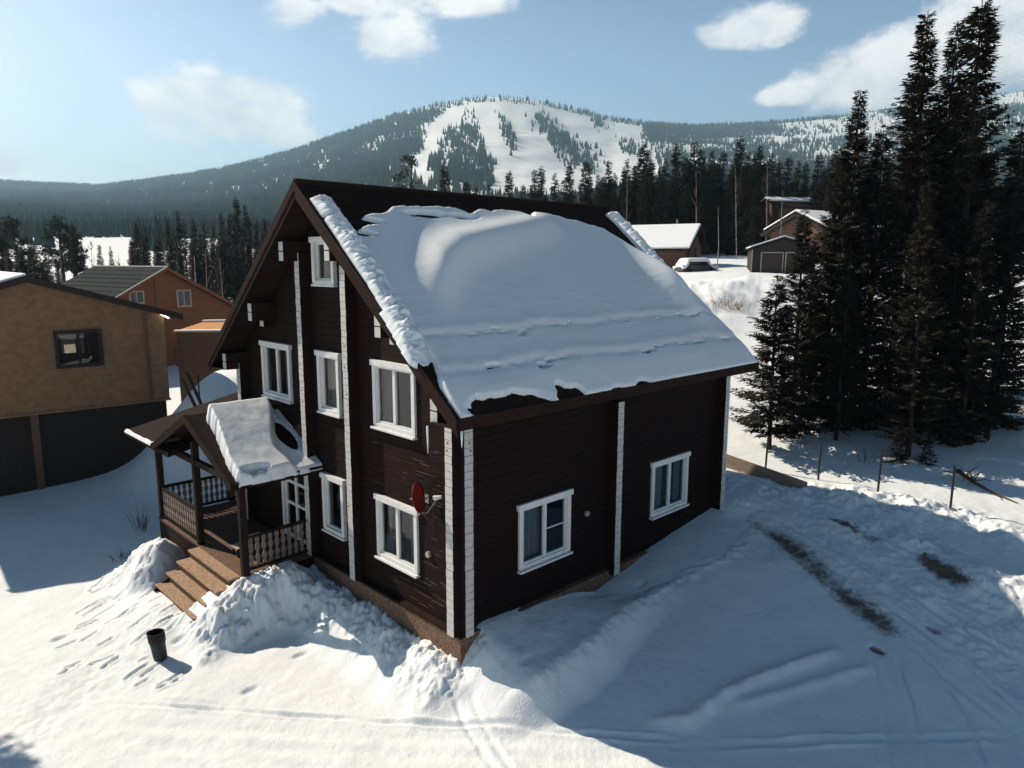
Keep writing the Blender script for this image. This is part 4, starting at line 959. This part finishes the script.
# chalet behind the garage
A = dep(806, 212, 86); zgd = float(base(A[0], A[1])); ang = math.atan2(FH[1]*.5+RH[1]*.86, FH[0]*.5+RH[0]*.86); rdv = np.array((math.cos(ang), math.sin(ang), 0))
A = A-rdv*1.0
h, A, rd, sd, k = gabled('chalet', A, ang, 8.4, A[2]-zgd-1.9, zgd, 9, 'chalet with a thick snowy roof and orange timber under dark eaves, behind the garage', 'house', M['oldplank'], M['garage'], .9, slab_t=.45)
mb = MB(); t = A-rd*.8
for s_ in (sd, -sd): slab(mb, t+UP*.3, t+s_*4.7-UP*(k*4.7-.3), t+rd*10.6+UP*.3, .28)
tag(mb.build('roof_snow', M['snow_roof'], None, False, .1), 'thick bright snow on the roof of the chalet behind the garage', 'snow')
A = dep(787, 199, 104); zgd = float(base(A[0], A[1])); ang = math.atan2(FH[1]*.2+RH[1]*.98, FH[0]*.2+RH[0]*.98); rdv = np.array((math.cos(ang), math.sin(ang), 0)); A = A-rdv*3
h, A, rd, sd, k = gabled('farthest_house', A, ang, 6, A[2]-zgd-1.2, zgd, 6.2, 'dark brown house with a thin ridge line of snow, farthest of the right-hand houses', 'house', M['cabin'], M['barge'], .4)
mb = MB(); slab(mb, A-rd*.4+UP*.3, A-rd*.4+sd*1.3-UP*(k*1.3-.3), A+rd*6.6+UP*.3, .25); slab(mb, A-rd*.4+UP*.3, A-rd*.4-sd*1.3-UP*(k*1.3-.3), A+rd*6.6+UP*.3, .25); tag(mb.build('ridge_snow', M['snow_roof'], None, False, .08), 'narrow snow ridge along the top of the farthest house roof', 'snow')

# ------------------------------------------------------------------ trees
def conifer_mesh(H, Rb, dz, nb, sprays, seed, dens=1., narrow=.85, leaf=.30, clear=.05):
    sr = random.Random(seed); mb_t = MB(); V_ = []; F3 = []
    mb_t.tube([(0, 0, -.6), (0, 0, H*.3), (0, 0, H*.7), (0, 0, H)], [H*.0125, H*.010, H*.005, .008], 8)
    z = H*clear
    def tri(a, b, c): o = len(V_); V_.extend([a, b, c]); F3.append((o, o+1, o+2))
    while z < H*.985:
        f = z/H; L0 = Rb*((1-f)**narrow)*(1-.25*math.exp(-f/.10))+.10
        L0 *= 1+.22*math.sin(z*1.7+seed)+sr.uniform(-.15, .15)
        for b in range(nb):
            if sr.random() > dens: continue
            an = sr.uniform(0, 6.283); l = L0*sr.uniform(.65, 1.15); zz = z+sr.uniform(-dz*.6, dz*.6)
            if zz > H: continue
            dr = -.28*(1-f)+.35*f+sr.uniform(-.12, .12); lift = .22*sr.uniform(.6, 1.3)
            ca, sa = math.cos(an), math.sin(an)
            def pt(t): return (ca*l*t, sa*l*t, zz+l*(dr*t+lift*t*t))
            p0 = pt(.0); p1 = pt(1.); w = .03*l+.015
            tri((p0[0]-sa*w*.4, p0[1]+ca*w*.4, p0[2]), (p0[0]+sa*w*.4, p0[1]-ca*w*.4, p0[2]), p1)
            ns = max(2, int(sprays*(l/Rb)**.7+1))
            for k in range(ns):
                t = .22+.78*(k+sr.random())/ns; q = pt(t); s = leaf*(1.25-.6*t)*sr.uniform(.7, 1.25)*min(1., .45+l)
                for sg in (-1, 1):
                    ba = an+sg*sr.uniform(.45, 1.0); e = (q[0]+math.cos(ba)*s, q[1]+math.sin(ba)*s, q[2]+s*sr.uniform(-.40, .10)); ww = s*sr.uniform(.16, .30)
                    px2, py2 = -math.sin(ba)*ww, math.cos(ba)*ww
                    m_ = (q[0]*.55+e[0]*.45, q[1]*.55+e[1]*.45, q[2]*.55+e[2]*.45)
                    tri(q, (m_[0]+px2, m_[1]+py2, m_[2]-ww*.3), e); tri(q, e, (m_[0]-px2, m_[1]-py2, m_[2]-ww*.5))
                if sr.random() < .6:
                    e = (q[0]+ca*s*.3, q[1]+sa*s*.3, q[2]-s*sr.uniform(.4, .9)); tri(q, (q[0]-sa*s*.15, q[1]+ca*s*.15, q[2]-s*.3), e)
        z += dz*(.7+.3*(1-f))*sr.uniform(.8, 1.2)
    return mb_t, np.array(V_), np.array(F3)
PROTO = {}
def proto(key, *a, **kw):
    t, v, f = conifer_mesh(*a, **kw); m = kw.get('mat', None)
    me = bpy.data.meshes.new('trunk'); me.from_pydata(t.v, [], t.f); me.materials.append(M['bark'])
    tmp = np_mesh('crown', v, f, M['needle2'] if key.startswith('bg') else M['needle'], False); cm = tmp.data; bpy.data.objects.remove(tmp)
    PROTO[key] = (me, cm, a[0])
proto('big0', 15, 2.30, .25, 10, 11, 1, narrow=.85, leaf=.36, clear=.03); proto('big1', 15, 1.96, .25, 10, 10, 2, narrow=.8, leaf=.34, clear=.03); proto('big2', 15, 2.7, .29, 10, 13, 3, dens=.9, narrow=.9, clear=.03, leaf=.38)
proto('open', 8, 1.95, .20, 8, 12, 4, dens=.85, narrow=.9, leaf=.36, clear=.12); proto('big3', 15, 2.80, .28, 10, 12, 8, dens=.9, narrow=.8, leaf=.38, clear=.07); proto('bush', 2.2, .8, .14, 7, 6, 9, leaf=.22, clear=.03)
for i in range(5): proto('bg%d' % i, 14, [1.3, 1.05, 1.5, 1.2, .95][i], .45, 8, 5, 30+i, narrow=[.8, .7, .9, .75, .7][i], leaf=.6, clear=.04)
def conifer(key, loc, H, rot, label, group=None, name='spruce_tree', wide=1.):
    tm, cm, H0 = PROTO[key]; s = H/H0
    r = bpy.data.objects.new(name, None); COL.objects.link(r); r.location = loc; r.rotation_euler = (random.uniform(-.02, .02), random.uniform(-.02, .02), rot); r.scale = (s*wide, s*wide, s); tag(r, label, 'tree', group)
    for nm, me in (('trunk', tm), ('crown', cm)):
        c = bpy.data.objects.new(nm, me); COL.objects.link(c); c.parent = r
    return r
def place(key, ub, vb, vt, label, group=None, wide=1., D=None, name='spruce_tree', tip=None):
    if tip is not None:
        Y1 = FOC/math.tan(-PITCH)+384; ub = 512+(tip-512)*(Y1-vb)/(Y1-vt)
    g = G(ub, vb) if D is None else dep(ub, vb, D)
    g[2] = float(base(g[0], g[1]))
    Dd = np.hypot(*( (g-CAM)[:2])) ; dd = (g-CAM)@F_
    # top height so that the tip reaches image row vt
    h = 1.
    lo, hi = .5, 40.
    for _ in range(40):
        m_ = (lo+hi)/2
        if proj(g+UP*m_)[1] > vt: lo = m_
        else: hi = m_
    return conifer(key, g, lo, random.uniform(0, 6.28), label, group, name, wide)
place('open', 769, 449, 274, 'small open-branched spruce standing alone left of the spruce clump, bare trunk foot showing', wide=1.12)
place('big2', 803, 436, 208, 'medium spruce with loose wide branches at the left edge of the tall clump', tip=806)
place('big0', 852, 424, 90, 'tall narrow spruce with its spire level with the far plateau, left of the tallest three', tip=856)
place('big1', 836, 418, 150, 'dark spruce tucked just left of the narrow spire tree, lower than it', tip=842)
place('big0', 926, 425, 10, 'very tall spruce with a slim pointed top, leftmost of the three tallest', tip=936)
place('big1', 957, 418, 22, 'very tall slim spruce squeezed between the two other tallest ones', wide=.9, tip=957)
place('big2', 990, 434, -14, 'tallest broad spruce whose top leaves the picture at the upper right', wide=1.02, tip=993)
place('big3', 908, 456, 180, 'spruce at the very front of the clump with a thick bare trunk foot', wide=.82)
place('bush', 896, 462, 425, 'low bushy young spruce at the foot of the front trunk, its left side', name='young_spruce')
place('bush', 926, 463, 430, 'low bushy young spruce at the foot of the front trunk, its right side', name='young_spruce')
place('big3', 880, 428, 128, 'dense dark spruce mid clump, between the narrow spire and the tallest three', wide=.95, tip=885)
place('big2', 1022, 428, 120, 'spruce cut by the right picture edge, lowest boughs near the snow', wide=1.1, tip=1026)
place('big0', 872, 415, 165, 'shadowed spruce deep inside the clump behind the middle one', D=27, tip=872)
place('big2', 975, 446, 200, 'front spruce low on the right of the clump with boughs drooping to the snow', wide=.85, tip=985)
place('big1', 905, 410, 112, 'dark narrow spruce behind the front trunk, half lost in the clump', D=29, tip=912)
place('big1', 945, 405, 95, 'slim spruce at the back of the clump beneath the tallest tops', D=31, wide=1.2, tip=974)
place('big3', 860, 440, 250, 'short broad spruce filling the front of the clump right of the garage', wide=.9, tip=850)
place('big3', 1000, 438, 190, 'broad spruce near the right edge below the tallest top, boughs to the snow', tip=1014)
place('big2', 820, 425, 235, 'broad low spruce in front of the garage side, dark boughs to the ground', wide=.85, tip=812)
place('big3', 940, 440, 215, 'short broad spruce filling the front of the clump below the tallest tops', wide=.9)
place('open', 787, 427, 292, 'slender open young spruce between the lone small spruce and the clump', tip=817)
# out of the picture at the left: the tree whose shadow falls into the near left corner
g = np.array((-9.6, 12.4, 0.)); conifer('big0', g, 9.0, 1.0, 'spruce standing outside the left picture edge, its tip shadow on the near snow')
# background rows: right of the ridge
gt = 'dark conifers rising behind the big roof'; lab_r = 'dark pointed conifer in the far row of trees behind the log house and cabins'
sr = random.Random(12)
R_top = [(413, 160), (446, 165), (475, 178), (508, 170), (540, 167), (582, 160), (620, 158), (640, 143), (665, 152), (690, 142), (715, 146), (735, 138), (765, 150), (790, 160), (820, 150)]
spec = []
for (u, t, k) in ((446, 163, 1), (466, 180, 0), (478, 185, 2), (490, 184, 4), (508, 170, 1), (521, 184, 0), (533, 169, 4), (541, 166, 1), (556, 172, 2), (564, 178, 0), (570, 163, 1), (582, 160, 0), (590, 168, 3), (606, 160, 4), (614, 172, 2), (626, 158, 2), (640, 141, 1), (650, 160, 0), (657, 168, 3), (664, 158, 2), (674, 143, 1), (683, 155, 0), (691, 141, 4), (700, 158, 2), (706, 150, 3), (715, 162, 1), (720, 150, 0), (728, 158, 2), (735, 136, 1), (744, 152, 3), (752, 150, 0), (757, 144, 4), (766, 152, 2), (775, 160, 1), (783, 155, 0), (793, 160, 2), (801, 162, 1), (812, 152, 0), (824, 158, 4), (835, 160, 2), (600, 175, 0), (634, 165, 4), (646, 150, 3), (698, 148, 0), (760, 160, 0)):
    spec.append((u+sr.uniform(-1, 1), t, k, sr.uniform(108, 128)))
for i in range(125):
    u = sr.uniform(596, 880); t = np.interp(u, [p[0] for p in R_top], [p[1] for p in R_top])+sr.uniform(14, 45); spec.append((u, t, sr.randint(0, 4), sr.uniform(98, 122)))
for i in range(22):
    u = sr.uniform(880, 1060); spec.append((u, sr.uniform(150, 200), sr.randint(0, 4), sr.uniform(85, 125)))
for (u, t, k, D) in spec:
    place('bg%d' % k, u, 255, t, lab_r, gt, D=D, wide=1.25, name='conifer_tree')
# rounded pine above the roof
def pine(u, v, vt, D, R0, label, seed):
    g = dep(u, v, D); g[2] = float(base(g[0], g[1])); sr = random.Random(seed)
    top = dep(u, vt, D)[2]; H = top-g[2]
    r = empty('pine_tree', g, label, 'tree')
    mb = MB(); mb.tube([g-UP*.5, g+UP*H*.5, g+UP*H*.95], [.28, .2, .05], 8)
    V_ = []; F3 = []
    for c in range(46):
        a = sr.uniform(0, 6.28); f = sr.uniform(.30, 1.); rr2 = R0*math.sqrt(max(0, 1-((f-.62)/.40)**2))*sr.uniform(.3, 1); cx = g+np.array((rr2*math.cos(a), rr2*math.sin(a), H*f))
        mb.tube([g+UP*H*(f-.08), cx], [.06, .02], 4, cap=False); cr = R0*sr.uniform(.22, .38)
        for k in range(70):
            d = np.array([sr.gauss(0, 1) for _ in range(3)]); d /= np.linalg.norm(d); p = cx+d*cr*sr.uniform(.5, 1)*(1, 1, .6); e1 = np.array([sr.gauss(0, 1) for _ in range(3)])*.16; e2 = np.array([sr.gauss(0, 1) for _ in range(3)])*.16; o = len(V_); V_ += [p, p+e1, p+e2]; F3.append((o, o+1, o+2))
    mb.build('trunk', M['bark'], r); c = np_mesh('crown', V_, F3, M['needle2'], False); par(c, r)
pine(413, 255, 159, 105, 2.7, 'round-topped dark pine rising above the ridge of the big roof', 4)
pine(62, 262, 218, 100, 2.6, 'pine with loose rounded clumps above the tan house roof', 5); pine(8, 262, 219, 95, 2.8, 'rounded dark pine at the left picture edge', 6); pine(74, 262, 234, 102, 2.0, 'smaller loose pine right beside the rounded clump pine above the tan house', 7)
lab_l = 'dark pointed conifer in the left row of trees behind the red-brown house'; gl = 'dark conifers behind the red-brown house'
for (u, t, k) in ((20, 221, 1), (76, 222, 1), (82, 240, 3), (101, 244, 0), (112, 246, 3), (139, 221, 1), (148, 225, 4), (157, 236, 2), (170, 219, 1), (181, 210, 4), (186, 222, 0), (197, 217, 2), (207, 221, 0), (216, 226, 3), (224, 212, 1), (231, 212, 0), (239, 197, 1), (247, 204, 4), (252, 215, 2), (143, 232, 0), (176, 228, 2), (192, 235, 3), (203, 232, 4), (211, 236, 1), (236, 220, 2), (3, 228, 2), (30, 240, 0), (258, 222, 0), (266, 218, 1)):
    place('bg%d' % k, u, 262, t, lab_l, gl, D=sr.uniform(88, 122), wide=1.1, name='conifer_tree')
for i in range(75):
    u = sr.choice([sr.uniform(-30, 60), sr.uniform(132, 275), sr.uniform(132, 275)]); place('bg%d' % sr.randint(0, 4), u, 262, sr.uniform(236, 252) if u > 130 or u < 40 else sr.uniform(252, 262), lab_l, gl, D=sr.uniform(70, 100), wide=1.25, name='conifer_tree')
# birches
def birch(u, vb, vt, D, label, seed, br=14, r0=.09, group=None, name='birch_tree'):
    g = dep(u, vb, D); g[2] = float(base(g[0], g[1])); top = dep(u+random.uniform(-1.5, 1.5), vt, D); H = top[2]-g[2]; sr = random.Random(seed)
    r = empty(name, g, label, 'tree', group)
    mb = MB(); q = [g-UP*.3, g+(top-g)*.4+np.array((sr.uniform(-.1, .1), sr.uniform(-.1, .1), 0)), top]; mb.tube(q, [r0*.8, r0*.55, r0*.2], 6); mb.build('trunk', M['birch'], r)
    mb = MB()
    for k in range(br):
        f = sr.uniform(.35, .95); p = g+(top-g)*f; a = sr.uniform(0, 6.28); l = H*.16*(1.2-f); mb.tube([p, p+np.array((math.cos(a)*l*.5, math.sin(a)*l*.5, l*.7)), p+np.array((math.cos(a)*l*.8, math.sin(a)*l*.8, l*1.5))], [.03, .02, .008], 4, cap=False)
    if br: mb.build('branch', M['twig'], r)
gb = 'pale bare birches before the far conifers'; lb = 'slim pale bare birch trunk standing before the dark far conifers'
for k, (u, vb, vt, D) in enumerate(((579, 255, 180, 104), (628, 255, 170, 96), (697, 255, 172, 90), (737, 255, 168, 92), (766, 255, 166, 92))):
    birch(u, vb, vt, D, lb, k, group=gb)
birch(717, 265, 207, 70, 'single pale dead birch trunk beside the snow-capped car', 15, 4); birch(782, 225, 190, 80, 'pale thin trunk rising above the chalet roof', 16, 6)
birch(195.5, 290, 256, 60, 'pale broken trunk standing behind the ridge of the red-brown house', 17, 2, .14, name='dead_trunk')
for k, u in enumerate((90, 118, 130, 165, 183, 205, 220, 155, 60, 40)):
    birch(u, 265, sr.uniform(240, 258), sr.uniform(60, 80), 'thin bare grey tree in the undergrowth behind the red-brown house', 40+k, 16, .06, 'bare trees behind the red-brown house', 'bare_tree')

# ------------------------------------------------------------------ light, sky, air
SD_ = np.array((.29, -.957, 0)); SD_ /= np.linalg.norm(SD_); EL = R(37.0)
sdir = Vector((SD_[0]*math.cos(EL), SD_[1]*math.cos(EL), -math.sin(EL)))
sl2 = bpy.data.lights.new('sun', 'SUN'); sun = bpy.data.objects.new('sun', sl2); COL.objects.link(sun)
sl2.energy = 5.0; sl2.angle = R(.5); sl2.color = (1., .86, .67); sun.rotation_euler = sdir.to_track_quat('-Z', 'Y').to_euler()
wd_ = bpy.data.worlds.new('World'); scene.world = wd_; wd_.use_nodes = True
N = wd_.node_tree.nodes; L = wd_.node_tree.links; bg = N['Background']; out = N['World Output']
sky = N.new('ShaderNodeTexSky'); sky.sky_type = 'NISHITA'; sky.sun_disc = False; sky.sun_elevation = EL
sky.sun_rotation = math.atan2(-sdir.x, -sdir.y); sky.altitude = 700; sky.air_density = 1.0; sky.dust_density = 2.5; sky.ozone_density = 1.2
bg.inputs['Strength'].default_value = .06
tc = N.new('ShaderNodeTexCoord')
def vm(op, a, b=None):
    n_ = N.new('ShaderNodeVectorMath'); n_.operation = op
    for i, q in enumerate((a, b)):
        if q is None: continue
        if hasattr(q, 'links'): L.new(q, n_.inputs[i])
        else: n_.inputs[i].default_value = q
    return n_.outputs['Value'] if op in ('DOT_PRODUCT', 'LENGTH') else n_.outputs['Vector']
def fm(op, a, b=None, c=None, clamp=False):
    n_ = N.new('ShaderNodeMath'); n_.operation = op; n_.use_clamp = clamp
    for i, q in enumerate((a, b, c)):
        if q is None: continue
        if hasattr(q, 'links'): L.new(q, n_.inputs[i])
        else: n_.inputs[i].default_value = q
    return n_.outputs[0]
dirv = vm('NORMALIZE', tc.outputs['Generated'])
# brighter, paler air low down, deep blue overhead
sep = N.new('ShaderNodeSeparateXYZ'); L.new(dirv, sep.inputs[0])
gr = N.new('ShaderNodeMapRange'); gr.interpolation_type = 'SMOOTHSTEP'; gr.inputs['From Min'].default_value = .20; gr.inputs['From Max'].default_value = .62; L.new(sep.outputs['Z'], gr.inputs['Value'])
gmx = N.new('ShaderNodeMix'); gmx.data_type = 'RGBA'; gmx.inputs[6].default_value = (1.62, 1.72, 1.74, 1); gmx.inputs[7].default_value = (.05, .24, .42, 1); L.new(gr.outputs[0], gmx.inputs[0])
L.new(vm('MULTIPLY', sky.outputs[0], gmx.outputs[2]), bg.inputs['Color'])
nz = N.new('ShaderNodeTexNoise'); nz.inputs['Scale'].default_value = 9; nz.inputs['Detail'].default_value = 9; nz.inputs['Roughness'].default_value = .62
mpn = N.new('ShaderNodeMapping'); mpn.inputs['Scale'].default_value = (1, 1, 1.7); L.new(dirv, mpn.inputs['Vector']); L.new(mpn.outputs[0], nz.inputs['Vector'])
nzc = fm('SUBTRACT', nz.outputs['Fac'], .5)
blobs = [(190, 98, 66, 30), (252, 92, 60, 22), (235, 120, 72, 28), (282, 135, 32, 12), (205, 112, 40, 16), (298, 12, 42, 20), (370, -4, 80, 24), (388, 38, 46, 26), (470, 2, 46, 18), (715, 34, 26, 16), (748, 28, 56, 22), (775, 20, 34, 17), (726, 42, 36, 12),
         (880, 66, 52, 34), (955, 52, 66, 34), (1010, 34, 70, 46), (850, 85, 70, 26), (905, 95, 110, 26), (6, 166, 16, 10), (790, 95, 40, 14), (1100, 40, 120, 90), (-90, 150, 90, 14)]
mask = None
for (u, v, a, b) in blobs:
    c = ray(u, v); r_ = np.cross(c, (0, 0, 1.)); r_ /= np.linalg.norm(r_); up_ = np.cross(r_, c)
    f = vm('DOT_PRODUCT', dirv, tuple(c)); fx = fm('MULTIPLY', vm('DOT_PRODUCT', dirv, tuple(r_)), FOC/a); fy = fm('MULTIPLY', vm('DOT_PRODUCT', dirv, tuple(up_)), FOC/b)
    q = fm('ADD', fm('MULTIPLY', fx, fx), fm('MULTIPLY', fy, fy)); q = fm('SUBTRACT', 1., fm('SQRT', q))
    q = fm('MULTIPLY', fm('ADD', q, .0), fm('GREATER_THAN', f, 0.)); q = fm('ADD', q, fm('MULTIPLY', fm('LESS_THAN', f, 0.), -5.))
    mask = q if mask is None else fm('SMOOTH_MAX', mask, q, .25)
mval = fm('ADD', mask, fm('MULTIPLY', nzc, 2.6))
mr = N.new('ShaderNodeMapRange'); mr.interpolation_type = 'SMOOTHSTEP'; mr.inputs['From Min'].default_value = .02; mr.inputs['From Max'].default_value = .60; mr.inputs['To Max'].default_value = .92
L.new(mval, mr.inputs['Value'])
# pseudo-lighting painted into the clouds: sunward sides paler, far sides greyer
shade = fm('ADD', .88, fm('MULTIPLY', nzc, .5)); cmix = N.new('ShaderNodeMix'); cmix.data_type = 'RGBA'; cmix.inputs[6].default_value = (.66, .69, .72, 1); cmix.inputs[7].default_value = (1., .98, .95, 1)
nz2 = N.new('ShaderNodeTexNoise'); nz2.inputs['Scale'].default_value = 9; nz2.inputs['Detail'].default_value = 9; nz2.inputs['Roughness'].default_value = .62
L.new(vm('ADD', mpn.outputs[0], (-.012, .03, .05)), nz2.inputs['Vector'])
L.new(fm('ADD', .55, fm('MULTIPLY', fm('SUBTRACT', nz.outputs['Fac'], nz2.outputs['Fac']), 3.2), None, True), cmix.inputs[0])
bg2 = N.new('ShaderNodeBackground'); L.new(cmix.outputs[2], bg2.inputs['Color']); bg2.inputs['Strength'].default_value = .86
ms = N.new('ShaderNodeMixShader'); L.new(mr.outputs['Result'], ms.inputs[0]); L.new(bg.outputs[0], ms.inputs[1]); L.new(bg2.outputs[0], ms.inputs[2]); L.new(ms.outputs[0], out.inputs['Surface'])
# haze
hm = bpy.data.materials.new('haze_air'); hm.use_nodes = True; Nn = hm.node_tree.nodes; Nn.remove(Nn['Principled BSDF']); pv = Nn.new('ShaderNodeVolumePrincipled')
pv.inputs['Color'].default_value = (.46, .76, 1., 1); pv.inputs['Density'].default_value = 1.8e-4; pv.inputs['Anisotropy'].default_value = .2
hm.node_tree.links.new(pv.outputs[0], [q for q in Nn if q.type == 'OUTPUT_MATERIAL'][0].inputs['Volume'])
zmin = min(float(gzv.min()), float(hz.min()))-1.; mb = MB(); mb.box(-4400, 6200, -4400, 6200, zmin, 720)
o = mb.build('haze', hm); tag(o, kind='stuff'); o['label'] = 'faint pale blue haze filling the valley air'; o['category'] = 'haze'
scene.cycles.volume_bounces = 0; scene.cycles.max_bounces = 6; scene.cycles.diffuse_bounces = 3; scene.cycles.transparent_max_bounces = 12
scene.cycles.use_denoising = True
scene.view_settings.view_transform = 'Standard'; scene.view_settings.look = 'None'; scene.view_settings.gamma = 1; scene.view_settings.exposure = .55
